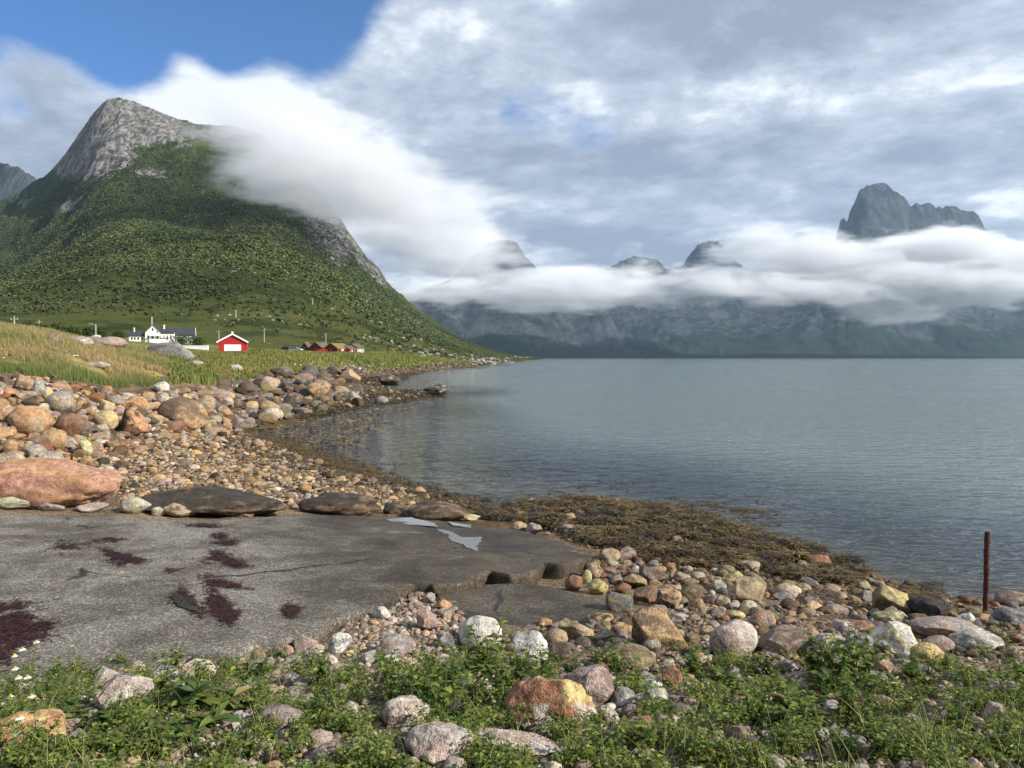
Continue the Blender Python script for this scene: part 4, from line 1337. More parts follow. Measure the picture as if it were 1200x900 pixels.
NIND = 300 - len(B) - 1
protos = {}
for sty in 'rafsw':
    protos[sty] = [stone_shape(1000 + 17 * k + ord(sty), sty, 3) for k in range(10)]
protos2 = {sty: [stone_shape(3000 + 13 * k + ord(sty), sty, 2) for k in range(10)] for sty in 'rafsw'}
mass = {}
GRP = {-1: 'dark rocks on the weedy spit', 0: 'boulders of the left stone bank', 1: 'rocks along the far shore', 2: 'cobbles of the left beach', 3: 'cobbles of the left beach', 4: 'cobbles of the right beach', 5: 'cobbles of the right beach', 6: 'broken rubble beside the slab', 7: 'stones among the weeds',
       8: 'stones on the seaweed', 9: 'boulders in the long grass'}
vis = sorted(keep, key=lambda k: -k[2])
n_ind = 0
for q in vis:
    u, v, s, y, x, r, zi = q
    pal, stys = ZONES[zi][4], ZONES[zi][5]
    zi -= 1
    if zi == 0 and u > 270:
        pal = 'dark' if rng.random() < .9 else 'bank'
    if zi == 1 and v > np.interp(u, [260, 400, 520, 600], [433, 434, 427, 420.5]):
        pal = 'dark'
    cn = CP[pal][rng.integers(len(CP[pal]))]
    sty = stys[rng.integers(len(stys))]
    W = 2 * r
    gz_ = float(height(np.array([x]), np.array([y]), False)[0])
    asp = rng.uniform(.6, 1.0), rng.uniform(.42, .78) * (.6 if sty in 'fs' else 1)
    cc_ = np.array(PAL[cn]) * rng.uniform(.5, 1.15) * np.array([1, rng.uniform(.94, 1.04), rng.uniform(.85, 1.1)])
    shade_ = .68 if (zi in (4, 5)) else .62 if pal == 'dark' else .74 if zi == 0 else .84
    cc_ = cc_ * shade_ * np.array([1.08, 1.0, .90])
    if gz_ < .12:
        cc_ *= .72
    rz = rng.uniform(0, 6.28)
    tilt = rng.normal(0, .25)
    M = np.array(Matrix.Rotation(rz, 3, 'Z') @ Matrix.Rotation(tilt, 3, 'X'))
    if n_ind < NIND and -5 < u < 1205 and v < 895:
        k = int(rng.integers(1e6))
        vv, ff = stone_shape(k, sty, 4 if s > 15 else 3)
        c2 = CP[pal][rng.integers(len(CP[pal]))]
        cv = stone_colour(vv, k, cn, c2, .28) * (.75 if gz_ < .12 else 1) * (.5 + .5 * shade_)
        P_ = (vv * np.array([W / 2, W / 2 * asp[0], W / 2 * asp[1]])) @ M.T
        o = mesh_np('boulder' if W > .42 else 'cobble', P_, ff, mat_rock, col=cv)
        o.location = (x, y, gz_ + W / 2 * asp[1] * .45)
        head = f'{SIZEW(W)} {STYW[sty]} {COLW[cn]} ' + ('boulder' if W > .42 else 'cobble')
        tag(o, relabel(head, x, y, GRP[zi]), 'rock', GRP[zi])
        n_ind += 1
        continue
    bank = protos if s > 5 else protos2
    vv, ff = bank[sty][rng.integers(10)]
    P_ = (vv * np.array([W / 2, W / 2 * asp[0], W / 2 * asp[1]])) @ M.T + np.array([x, y, gz_ + W / 2 * asp[1] * .4])
    L = mass.setdefault(zi, [[], [], [], 0])
    L[0].append(P_)
    L[1].append(ff + L[3])
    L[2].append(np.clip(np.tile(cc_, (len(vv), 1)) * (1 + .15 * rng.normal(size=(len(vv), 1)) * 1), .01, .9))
    L[3] += len(vv)
names = {-1: 'spit_stones', 0: 'bank_stones', 1: 'shore_stones', 2: 'pebbles', 3: 'cobble_bed', 4: 'pebbles', 5: 'cobble_bed', 6: 'rubble', 7: 'pebbles', 8: 'pebbles', 9: 'field_stones'}
for zi, (a_, b_, c_, _) in mass.items():
    o = mesh_np(names[zi], np.concatenate(a_), np.concatenate(b_), mat_pebble, col=np.concatenate(c_))
    tag(o, 'mass of ' + GRP[zi].replace('boulders', 'smaller stones'), kind='stuff')
# ================================================================== CONCRETE SLABS
SLAB_PTS = [(-60, 600, .66), (0, 600, .64), (340, 602, .50), (560, 608, .30), (690, 655, .36), (0, 775, .86), (200, 783, .86), (330, 752, .84), (440, 700, .72), (520, 684, .60), (620, 672, .46)]


def plane_fit(pts):
    rows, zs = [], []
    for u, v, z in pts:
        y = pol(u, v, z)
        rows.append(((u - 600) / 900 * y, y, 1))
        zs.append(z)
    return np.linalg.lstsq(np.array(rows), np.array(zs), rcond=None)[0]


def ray_plane(u, v, P_):
    dx, dz = (u - 600) / 900, (419 - v) / 900
    y = (P_[2] - CZ) / (dz - P_[0] * dx - P_[1])
    return np.array([dx * y, y, CZ + dz * y])


def slab(name, outline, P_, thick, label, step, damp=0.0, rough=.02, cat='concrete slab', seed=0, lumps=.02):
    pts = [ray_plane(u, v, P_)[:2] for u, v in outline]
    dense = []
    for i in range(len(pts)):
        a_, b_ = pts[i], pts[(i + 1) % len(pts)]
        n = max(1, int(np.linalg.norm(b_ - a_) / (step * .8)))
        for k in range(n):
            dense.append(a_ + (b_ - a_) * k / n)
    dense = np.array(dense)
    s1 = fbm(dense[:, 0] / .35, dense[:, 1] / .35, seed, 4, .65)
    s2 = fbm(dense[:, 0] / .35, dense[:, 1] / .35, seed + 9, 4, .65)
    dense = dense + np.stack([s1, s2], 1) * rough * 2.2
    lo, hi = dense.min(0), dense.max(0)
    gx_, gy_ = np.meshgrid(np.arange(lo[0], hi[0], step), np.arange(lo[1], hi[1], step * 1.3))
    gx_ = gx_ + rng.uniform(-.3, .3, gx_.shape) * step
    gy_ = gy_ + rng.uniform(-.3, .3, gy_.shape) * step
    ins = inpoly(gx_, gy_, dense)
    inner = np.stack([gx_[ins], gy_[ins]], 1)
    nb = len(dense)
    allp = [Vector(p) for p in dense] + [Vector(p) for p in inner]
    vo, _, fo, *_r = delaunay_2d_cdt(allp, [(i, (i + 1) % nb) for i in range(nb)], [list(range(nb))], 1, 1e-5)
    vo = np.array([v[:] for v in vo])
    z = P_[0] * vo[:, 0] + P_[1] * vo[:, 1] + P_[2]
    z = z + lumps * fbm(vo[:, 0] / .8, vo[:, 1] / .8, seed, 4) + .3 * lumps * fbm(vo[:, 0] / .12, vo[:, 1] / .12, seed, 2)
    top = np.column_stack([vo, z])
    fo = [f for f in fo if len(f) == 3]
    F = np.array(fo)
    n = len(top)
    # boundary edges
    from collections import Counter
    ec = Counter()
    for f in fo:
        for i in range(3):
            ec[(f[i], f[(i + 1) % 3])] += 1
    be = [e_ for e_ in ec if (e_[1], e_[0]) not in ec]
    bi = sorted({i for e_ in be for i in e_})
    idx = {b_: k for k, b_ in enumerate(bi)}
    cen = top[:, :2].mean(0)
    rings = [top]
    levels = [.25, .6, 1.0]
    Fs = [F]
    prev = {b_: b_ for b_ in bi}
    base = n
    for lv in levels:
        q = top[bi].copy()
        nrm = q[:, :2] - cen
        nrm = nrm / np.linalg.norm(nrm, axis=1)[:, None]
        nn = fbm(q[:, 0] / .15, q[:, 1] / .15, lv * 7 + seed, 3, .6)
        q[:, :2] += nrm * (nn * .03 - .05 * (lv == 1.0))[:, None]
        q[:, 2] -= thick * lv
        rings.append(q)
        cur = {b_: base + k for k, b_ in enumerate(bi)}
        Fs.append(np.array([(prev[b1], prev[a1], cur[a1]) for a1, b1 in be]))
        Fs.append(np.array([(prev[b1], cur[a1], cur[b1]) for a1, b1 in be]))
        prev = cur
        base += len(bi)
    V_ = np.concatenate(rings)
    F_ = np.concatenate(Fs)
    if callable(damp):
        dm = damp(V_)
    else:
        dm = np.full(len(V_), damp)
    o = mesh_np(name, V_, F_, mat_conc, attrs={'damp': dm})
    return tag(o, label, cat)


PL = plane_fit(SLAB_PTS)
MAIN = [(-220, 600), (0, 603), (60, 605), (140, 606), (220, 612), (330, 606), (360, 604), (450, 607), (540, 614), (600, 622), (640, 630), (672, 642), (692, 655), (660, 664), (640, 662), (622, 672), (600, 677), (575, 670),
        (545, 684), (510, 688), (480, 686), (455, 700), (440, 712), (400, 722), (372, 736), (345, 748), (325, 760), (298, 758), (285, 768), (262, 778), (235, 772), (215, 770), (195, 783), (165, 790), (120, 800), (60, 812), (-120, 820), (-260, 820)]


def damp_main(V_):
    U_ = 600 + 900 * V_[:, 0] / V_[:, 1]
    W_ = 419 - 900 * (V_[:, 2] - CZ) / V_[:, 1]
    n_ = fbm(V_[:, 0] / .7, V_[:, 1] / .7, 3, 4)
    return sst(250, 470, U_ + 90 * n_ - (W_ - 640) * .7) * .95


slab('concrete_slab', MAIN, PL, .26, 'large cracked grey concrete slab of the old boat ramp', .065, damp_main, .035)
PL2 = PL + np.array([0, 0, -.20])
LOW = [(500, 692), (530, 689), (560, 691), (600, 684), (640, 689), (690, 703), (730, 716), (738, 728), (700, 738), (672, 742), (640, 745), (600, 750), (575, 748), (555, 735), (530, 715), (515, 704)]
PL2 = plane_fit([(500, 690, .50), (740, 725, .50), (560, 735, .60), (640, 688, .44), (600, 750, .62)])
slab('concrete_slab', LOW, PL2, .2, 'smaller dark broken slab lying below the crack of the large one', .05, .9, .04, seed=4, lumps=.03)

# a square block of broken concrete lip along the near edge
def on_slab(u, v, up=0.0):
    p_ = ray_plane(u, v, PL)
    return Vector((p_[0], p_[1], p_[2] + up))


# puddles: flat water lying in the hollows
def puddle(pts, label, lift=.012):
    c_ = [on_slab(u, v) for u, v in pts]
    zz = max(p_.z for p_ in c_) * .5 + min(p_.z for p_ in c_) * .5 + lift
    pd = [(p_.x, p_.y) for p_ in c_]
    dense = []
    n = len(pd)
    for i in range(n):
        a_, b_ = np.array(pd[i]), np.array(pd[(i + 1) % n])
        for k in range(14):
            q = a_ + (b_ - a_) * k / 14
            q = q + .055 * np.array([float(fbm(q[0] * 4, q[1] * 4, 0, 3)), float(fbm(q[0] * 4, q[1] * 4, 5, 3))])
            dense.append(q)
    me = bpy.data.meshes.new('puddle')
    bm = bmesh.new()
    # follow the slab's plane closely enough to stay just above it
    vs = [bm.verts.new((q[0], q[1], PL[0] * q[0] + PL[1] * q[1] + PL[2] + lift)) for q in dense]
    bm.faces.new(vs)
    bm.normal_update()
    bm.to_mesh(me)
    bm.free()
    me.materials.append(mat_puddle)
    o = bpy.data.objects.new('puddle', me)
    S.collection.objects.link(o)
    return tag(o, label, kind='structure')


puddle([(452, 610), (480, 608), (510, 615), (512, 619), (480, 617), (462, 614)], 'long shallow puddle near the brown boulders')
puddle([(522, 613), (550, 617), (552, 621), (530, 618)], 'small puddle at the far slab edge')
puddle([(512, 622), (528, 624), (542, 632), (564, 631), (563, 637), (558, 642), (562, 650), (545, 643), (530, 636)], 'forked grey puddle on the dark part of the slab')
puddle([(197, 698), (207, 700), (219, 706), (231, 716), (229, 722), (219, 719), (207, 713), (199, 706)], 'little puddle among the red seaweed')


# ================================================================== SEAWEED
def ribbons(n, pos_fn, col_fn, ln, wd, lift=0.02, segs=4, curl=1.3, upz=.35):
    """n short strips of weed lying in tangles"""
    P0 = pos_fn(n)
    n = len(P0)
    ang = rng.uniform(0, 2 * math.pi, n)
    L = ln * rng.uniform(.5, 1.5, n)
    W = wd * rng.uniform(.6, 1.4, n)
    pos = P0.copy()
    pts = []
    dirz = rng.uniform(-.1, upz, n)
    da = rng.normal(0, curl, n)
    for k in range(segs + 1):
        f = k / segs
        a_ = ang + da * f
        side = np.stack([-np.sin(a_), np.cos(a_), rng.uniform(-.6, .6, n)], 1)
        w_ = W * (1 - .6 * f)
        pts.append(pos - side * w_[:, None] / 2)
        pts.append(pos + side * w_[:, None] / 2)
        pos = pos + np.stack([np.cos(a_), np.sin(a_), dirz * (1 - 2.2 * f)], 1) * (L / segs)[:, None]
    V_ = np.stack(pts, 1).reshape(-1, 3)
    V_[:, 2] += lift
    m = 2 * (segs + 1)
    b_ = (np.arange(n) * m)[:, None, None]
    q = np.array([[2 * k, 2 * k + 1, 2 * k + 3, 2 * k + 2] for k in range(segs)])[None]
    F = (b_ + q).reshape(-1, 4)
    c = np.repeat(col_fn(n, P0), m, 0)
    return V_, F, c


def red_col(n, P0):
    c = np.array([.026, .0085, .006]) * rng.uniform(.5, 2.2, (n, 1))
    return np.clip(c, 0, 1)


def clump(ells, n, label):
    def pf(n_):
        out = []
        for (u, v, ru, rv, rot) in ells:
            k = int(n_ * ru * rv / sum(e_[2] * e_[3] for e_ in ells)) + 6
            a_, r_ = rng.uniform(0, 6.28, k), np.sqrt(rng.random(k)) * (.75 + .35 * np.abs(rng.normal(size=k)))
            nz_ = 1 + .35 * np.sin(a_ * 3 + u) + .25 * np.sin(a_ * 7 + v)
            p_, q_ = r_ * np.cos(a_) * ru * nz_, r_ * np.sin(a_) * rv * nz_
            for uu, vv in zip(u + p_ * math.cos(rot) - q_ * math.sin(rot), v + p_ * math.sin(rot) + q_ * math.cos(rot)):
                out.append(on_slab(uu, vv)[:])
        return np.array(out)
    V_, F, c = ribbons(n, pf, red_col, .07, .010, .006, 4, 1.5, .25)
    o = mesh_np('seaweed_clump', V_, F, mat_weed, col=c)
    tag(o, label, 'seaweed', 'dried red seaweed on the slab')


clump([(238, 618, 20, 3.5, .05), (256, 630, 10, 4, .2), (262, 638, 14, 3, 0)], 1200, 'dark red seaweed at the far end of the trail near the dark ledge')
clump([(258, 658, 20, 6, .1), (250, 650, 10, 4, .2), (275, 664, 8, 3, 0)], 1500, 'thick dark red seaweed clump halfway down the slab')
clump([(253, 686, 27, 4.5, .18)], 900, 'thin seaweed streak below the thick halfway clump')
clump([(247, 704, 11, 8, .5), (262, 724, 13, 8, .3), (255, 715, 9, 9, .2)], 1500, 'dark red seaweed clump nearest the near slab edge')
clump([(140, 657, 21, 6.5, .12), (122, 649, 10, 3, .3)], 1300, 'oval dark red seaweed patch right of the pale streak')
clump([(98, 636, 28, 3.5, -.06), (75, 643, 16, 2.5, 0), (128, 634, 14, 2.5, 0)], 900, 'long thin seaweed streak on the left part of the slab')
clump([(10, 722, 26, 14, .1), (2, 750, 30, 22, 0), (36, 738, 20, 5, -.1)], 4200, 'big black red seaweed heap at the left picture edge')
clump([(215, 708, 19, 8, .6)], 900, 'seaweed ringing the little puddle')
clump([(338, 719, 7, 6, .6)], 400, 'small scrap of seaweed on the right part of the slab')
clump([(197, 671, 7, 2.5, 0)], 90, 'tiny scrap of seaweed in the middle of the slab')


def poly_points(poly, n, lift_fn=None):
    poly = np.array(poly, float)
    lo, hi = poly.min(0), poly.max(0)
    p = rng.uniform(lo, hi, (n * 3, 2))
    p = p[inpoly(p[:, 0], p[:, 1], poly)][:n]
    y = ground_y(p[:, 0], p[:, 1])
    x = (p[:, 0] - 600) / 900 * y
    z = height(x, y, False)
    return np.column_stack([x, y, np.maximum(z, -.03)])


def kelp_col(n, P0):
    m_ = rng.random((n, 1))
    c = np.array([.075, .050, .018]) * (1 - m_) + np.array([.155, .105, .035]) * m_
    c = c * rng.uniform(.15, 1.5, (n, 1))
    nn = fbm(P0[:, 0] / .5, P0[:, 1] / .5, 0, 3)
    c = c * np.clip(.85 + .9 * nn[:, None], .2, 2)
    return np.clip(c, .005, 1)


def kelp(poly, n, ln, wd, label, h=.06, gap=-.3):
    def pf(k):
        q = poly_points(poly, k)
        q = q[fbm(q[:, 0] / .55, q[:, 1] / .55, 6, 3) > gap]
        if h < 0:
            q[:, 2] = rng.uniform(-.05, .014, len(q))
            return q
        q[:, 2] += h * (.5 + fbm(q[:, 0] / .45, q[:, 1] / .45, 1, 3)) + rng.uniform(0, .04, len(q))
        return q
    V_, F, c = ribbons(n, pf, kelp_col, ln, wd, .0, 4, 1.6, .5 if h > 0 else .05)
    if h < 0:
        c = np.clip(c * np.array([2.3, 2.0, 1.3]), 0, .5)
    o = mesh_np('seaweed', V_, F, mat_weed, col=c)
    tag(o, label, kind='stuff')


KM = [(556, 606), (585, 596), (610, 590), (650, 588), (690, 584), (715, 590), (745, 594), (775, 596), (800, 599), (850, 612), (905, 631), (960, 646), (1005, 664), (1020, 674), (1000, 690), (940, 690), (900, 672), (850, 672), (800, 668), (750, 664), (720, 645), (690, 640), (650, 622), (600, 616), (570, 612)]
kelp(KM, 42000, .17, .020, 'thick bank of brown bladder wrack beside the slab', .08, -.22)
kelp([(820, 672), (900, 670), (1000, 690), (1060, 700), (1080, 715), (1000, 715), (900, 705), (820, 700)], 2600, .09, .012, 'brown weed strewn through the pebbles', .01)
kelp([(240, 512), (290, 500), (330, 510), (380, 527), (430, 545), (480, 563), (530, 580), (585, 590), (560, 600), (500, 586), (430, 568), (370, 552), (310, 538), (262, 526)], 15000, .14, .022, 'dark weed along the edge of the left beach', .01)
kelp([(360, 482), (400, 474), (440, 462), (500, 456), (528, 461), (500, 468), (450, 476), (400, 484), (350, 492)], 9000, .4, .05, 'weed covering the low spit', .03)
kelp([(300, 437), (420, 444), (470, 437), (540, 431), (575, 427), (560, 431), (500, 437), (470, 448), (430, 452), (420, 447)], 5000, 1.0, .12, 'weed at the foot of the far rocks', .03)
kelp([(1072, 700), (1095, 694), (1122, 716), (1118, 728), (1090, 726), (1070, 716)], 1600, .10, .013, 'brown weed hanging on the shaggy rock', .16)


kelp([(285, 500), (350, 492), (400, 480), (450, 473), (520, 466), (545, 461), (520, 474), (480, 490), (450, 508), (420, 524), (390, 530), (350, 518), (310, 510)], 5200, .45, .045, 'golden weed just under the surface of the left shallows', -.012, -.05)


# weed floating in the shallows, just breaking the surface
def floating(n, spots):
    def pf(k):
        out = []
        for (u, v, ru, rv, w_) in spots:
            kk = int(k * w_ / sum(s_[4] for s_ in spots))
            uu, vv = rng.normal(u, ru, kk), rng.normal(v, rv, kk)
            y = CZ / np.maximum((vv - 419) / 900, .01)
            x = (uu - 600) / 900 * y
            nn = fbm(x / .6, y / .9, 0, 3)
            m = nn > .1
            out.append(np.column_stack([x[m], y[m], 0 * x[m] - .004]))
        return np.concatenate(out)
    V_, F, c = ribbons(n, pf, kelp_col, .12, .012, .006, 4, 1.2, .03)
    V_[:, 2] = np.clip(V_[:, 2], -.03, .02)
    o = mesh_np('floating_seaweed', V_, F, mat_weed, col=c)
    tag(o, 'brown weed floating in the shallows', kind='stuff')


floating(9000, [(850, 596, 26, 4, 3), (880, 603, 26, 4, 2), (640, 578, 40, 4, 1.3), (710, 572, 30, 3, 1), (560, 583, 26, 5, 1.5), (520, 570, 30, 5, 1.2), (900, 622, 20, 4, 1.4), (800, 590, 20, 4, .8), (960, 606, 8, 1.5, .2), (430, 545, 26, 5, 1), (460, 530, 30, 4, .5), (500, 500, 50, 5, .8), (420, 515, 40, 6, 1.2), (610, 560, 30, 3, .3)])

# ================================================================== POSTS, DRIFTWOOD
def post(u, vb, vt, wpx, name, label, cat, mat):
    p_ = on_ground(u, vb)
    hh_ = (vb - vt) / 900 * p_.y
    w_ = wpx / 900 * p_.y
    m_ = MB()
    n = 14
    for k in range(n):
        z0, z1 = -.25 + (hh_ + .25) * k / n, -.25 + (hh_ + .25) * (k + 1) / n
        m_.tube((0.002 * math.sin(k), 0, z0), (0.002 * math.sin(k + 1), 0, z1 + .002), w_ / 2 * (1.1 if k % 2 else .92), w_ / 2 * (.92 if k % 2 else 1.1), 10)
    o = m_.build(name, mat)
    o.location = p_
    return tag(o, label, cat)


post(1161, 724, 625, 6.0, 'steel_post', 'tall rusty steel post standing at the water edge on the right', 'post', mat_rust)
post(82, 553, 533, 3.0, 'iron_rod', 'short rusty iron rod behind the salmon boulder', 'post', mat_rust)
for (u0, v0, u1, v1, wp, lab) in ((53, 455, 78, 464, 3, 'bleached driftwood branch on the left bank near the grass'), (56, 461, 80, 467, 2.4, 'thin driftwood stick under the bleached branch'), (48, 436, 74, 452, 3.5, 'dark driftwood log along the grass edge')):
    p_, q_ = on_ground(u0, v0), on_ground(u1, v1)
    m_ = MB()
    r_ = wp / 1800 * p_.y
    prev = None
    for k in range(9):
        f = k / 8
        c_ = p_.lerp(q_, f) + Vector((0, .06 * math.sin(f * 7), .12 + .05 * math.sin(f * 5)))
        if prev is not None:
            m_.tube(prev, c_, r_ * (1 - .5 * f) * 1.05, r_ * (1 - .5 * (f + .1)), 8)
        prev = c_
    o = m_.build('driftwood', mat_drift if 'dark' not in lab else mat_bark, smooth=True)
    tag(o, lab, 'driftwood')

# ================================================================== PLANTS
def blades(n, base, L, W, cols, lean=.5, wind=(0, 0)):
    """n grass blades, three-section bent strips"""
    n = len(base)
    a_ = rng.uniform(0, 2 * math.pi, n)
    ln = rng.uniform(.2, 1, n) * lean
    dx, dy = np.cos(a_) * ln + wind[0], np.sin(a_) * ln + wind[1]
    sa = rng.uniform(0, math.pi, n)
    sd_ = np.stack([np.cos(sa), np.sin(sa), 0 * sa], 1)
    pts = []
    for f, w_ in ((0, 1.), (.45, .8), (.8, .45)):
        c_ = base + np.stack([dx * L * f ** 1.8, dy * L * f ** 1.8, L * f * (1 - .25 * f * ln)], 1)
        pts += [c_ - sd_ * (W * w_ / 2)[:, None], c_ + sd_ * (W * w_ / 2)[:, None]]
    tip = base + np.stack([dx * L, dy * L, L * (1 - .25 * ln)], 1)
    pts.append(tip)
    pts.append(tip + sd_ * 1e-4)
    V_ = np.stack(pts, 1).reshape(-1, 3)
    q = np.array([[0, 1, 3, 2], [2, 3, 5, 4], [4, 5, 7, 6]])
    F = ((np.arange(n) * 8)[:, None, None] + q[None]).reshape(-1, 4)
    return V_, F, np.repeat(np.clip(cols, 0, 1), 8, 0)


def gnd(x, y):
    return height(x, y, False)


# long golden grass on the bank
def bank_grass():
    n = 170000
    U_ = rng.uniform(-150, 330, n)
    ge = grass_edge(U_)
    f = rng.random(n) ** 1.3
    Y_ = ge * (1.0 + f * np.clip(70 / ge - 1, .25, 3.0))
    X_ = (U_ - 600) / 900 * Y_
    nz_ = fbm(X_ / 2.2, Y_ / 2.2, 5, 3)
    nb_ = fbm(X_ / 7, Y_ / 7, 8, 3)
    k = nz_ > -.18
    X_, Y_, nz_, nb_ = X_[k], Y_[k], nz_[k], nb_[k]
    base = np.column_stack([X_, Y_, gnd(X_, Y_)])
    n = len(base)
    L = rng.uniform(.14, .40, n) * (1 + .5 * nz_)
    W = rng.uniform(.010, .022, n) * np.clip(Y_ / 30, .9, 2.0)
    m_ = np.clip(.52 + .8 * nb_ + rng.normal(0, .25, n) - .55 * sst(1.12, 1.0, Y_ / grass_edge(600 + 900 * X_ / Y_)), 0, 1)[:, None]
    c = np.array([.125, .155, .045]) * (1 - m_) + np.array([.36, .25, .13]) * m_
    c = c * rng.uniform(.7, 1.25, (n, 1))
    V_, F, cc_ = blades(n, base, L, W, c, .35, (-.12, .05))
    o = mesh_np('long_grass', V_, F, mat_grass, col=cc_)
    tag(o, 'long golden and green grass on the bank', kind='stuff')


bank_grass()


def far_grass():
    n = 70000
    U_ = rng.uniform(200, 585, n)
    ge = grass_edge(U_)
    Y_ = ge * rng.uniform(1.0, 2.6, n)
    X_ = (U_ - 600) / 900 * Y_
    Y_k = Y_ < 420
    X_, Y_ = X_[Y_k], Y_[Y_k]
    base = np.column_stack([X_, Y_, gnd(X_, Y_)])
    n = len(base)
    m_ = np.clip(.35 + .5 * fbm(X_ / 20, Y_ / 20, 2, 3) + rng.normal(0, .2, n), 0, 1)[:, None]
    c = (np.array([.10, .135, .03]) * (1 - m_) + np.array([.27, .21, .075]) * m_) * rng.uniform(.8, 1.2, (n, 1))
    L = rng.uniform(.2, .5, n) * np.clip(Y_ / 100, 1, 2)
    V_, F, cc_ = blades(n, base, L, L * .35, c, .4)
    o = mesh_np('meadow_grass', V_, F, mat_grass, col=cc_)
    tag(o, 'green meadow grass round the garage and cabins', kind='stuff')


far_grass()

# leafy foreground -------------------------------------------------------
TOP = np.array([(-60, 775), (60, 780), (130, 790), (200, 795), (260, 785), (330, 778), (380, 785), (440, 792), (500, 785), (560, 778), (640, 792), (700, 812), (760, 812), (800, 790), (900, 780), (1000, 790), (1080, 800), (1120, 775), (1180, 755), (1260, 750)], float)
NOPL = [(x, y, r) for x, y, r, s in PLACED if y < 8]


def fore_points(n, dens, spread=.35, thresh=-.15, top_off=0):
    U_ = rng.uniform(-140, 1500, n)
    V0 = np.interp(U_, TOP[:, 0], TOP[:, 1]) + top_off
    V_ = V0 + rng.random(n) * (1010 - V0)
    Y_ = ground_y(U_, V_)
    X_ = (U_ - 600) / 900 * Y_
    nz_ = fbm(X_ / spread, Y_ / spread, 11, 3)
    k = nz_ > thresh
    for (x, y, r) in NOPL:
        k &= ~(((X_ - x) / r) ** 2 + ((Y_ - y) / (r * .8)) ** 2 < .75)
    X_, Y_, U_ = X_[k], Y_[k], U_[k]
    return np.column_stack([X_, Y_, gnd(X_, Y_)]), nz_[k], U_


def leaves(pos, dirs, L, W, cols, fold=.25, droop=.35):
    """pointed oval leaves: 4 quads, folded on the midrib"""
    n = len(pos)
    d_ = dirs / np.linalg.norm(dirs, axis=1)[:, None]
    side = np.cross(d_, np.array([0, 0, 1.0]) + .25 * rng.normal(size=(n, 3)))
    side /= np.linalg.norm(side, axis=1)[:, None] + 1e-9
    up = np.cross(side, d_)
    L, W = L[:, None], W[:, None]
    P = []
    for f, w_ in ((0, .12), (.35, 1.0), (.72, .72), (1.0, .04)):
        c_ = pos + d_ * L * f - up * 0 + np.array([0, 0, -1.0]) * L * droop * f * f
        P += [c_ - side * W * .5 * w_ + up * W * fold * w_, c_, c_ + side * W * .5 * w_ + up * W * fold * w_]
    V_ = np.stack(P, 1).reshape(-1, 3)
    q = []
    for k in range(3):
        b_ = 3 * k
        q += [[b_, b_ + 1, b_ + 4, b_ + 3], [b_ + 1, b_ + 2, b_ + 5, b_ + 4]]
    F = ((np.arange(n) * 12)[:, None, None] + np.array(q)[None]).reshape(-1, 4)
    return V_, F, np.repeat(np.clip(cols, 0, 1), 12, 0)


def cat_np(parts):
    off, Vs, Fs, Cs = 0, [], [], []
    for V_, F, c in parts:
        Vs.append(V_)
        Fs.append(F + off)
        Cs.append(c)
        off += len(V_)
    return np.concatenate(Vs), np.concatenate(Fs), np.concatenate(Cs)


def green(n, warm=.5):
    m_ = np.clip(rng.normal(warm, .32, (n, 1)), 0, 1)
    c = np.array([.045, .090, .022]) * (1 - m_) + np.array([.23, .26, .050]) * m_
    dry = rng.random((n, 1)) < .04
    c = np.where(dry, np.array([.26, .20, .08]), c)
    return c * rng.uniform(.5, 1.3, (n, 1))


# low ground cover
b_, nz_, U_ = fore_points(64000, 0, .33, .12)
parts = []
for rep in range(4):
    n = len(b_)
    h_ = rng.uniform(.005, .07, n) * (1 + nz_.clip(0, 1)) * np.where(U_ > 960, .6, 1)
    a_ = rng.uniform(0, 6.28, n)
    pos = b_ + np.stack([rng.normal(0, .02, n), rng.normal(0, .02, n), h_], 1)
    dr = np.stack([np.cos(a_), np.sin(a_), rng.uniform(-.1, .9, n)], 1)
    L = rng.uniform(.013, .034, n)
    parts.append(leaves(pos, dr, L, L * rng.uniform(.35, .75, n), green(n, .55 if rep else .3)))
V_, F, c = cat_np(parts)
tag(mesh_np('ground_cover', V_, F, mat_leaf, col=c), 'small leafy weeds carpeting the ground', kind='stuff')
# grass blades between them
b_, nz_, U_ = fore_points(50000, 0, .33, .10)
n = len(b_)
m_ = np.clip(rng.normal(.42, .36, (n, 1)), 0, 1)
c = np.array([.080, .145, .028]) * (1 - m_) + np.array([.40, .34, .15]) * m_
V_, F, c = blades(n, b_, rng.uniform(.03, .085, n) + .14 * (rng.random(n) < .13), rng.uniform(.0018, .0045, n), c * rng.uniform(.7, 1.3, (n, 1)), .9)
tag(mesh_np('grass', V_, F, mat_grass, col=c), 'short grass between the weeds', kind='stuff')


def stem_mesh(pts, r0, r1, n=5):
    V_, F = [], []
    for i, p_ in enumerate(pts):
        r_ = r0 + (r1 - r0) * i / (len(pts) - 1)
        for k in range(n):
            t_ = 2 * math.pi * k / n
            V_.append((p_[0] + r_ * math.cos(t_), p_[1] + r_ * math.sin(t_), p_[2]))
    for i in range(len(pts) - 1):
        for k in range(n):
            F.append((i * n + k, i * n + (k + 1) % n, (i + 1) * n + (k + 1) % n, (i + 1) * n + k))
    return np.array(V_), np.array(F)


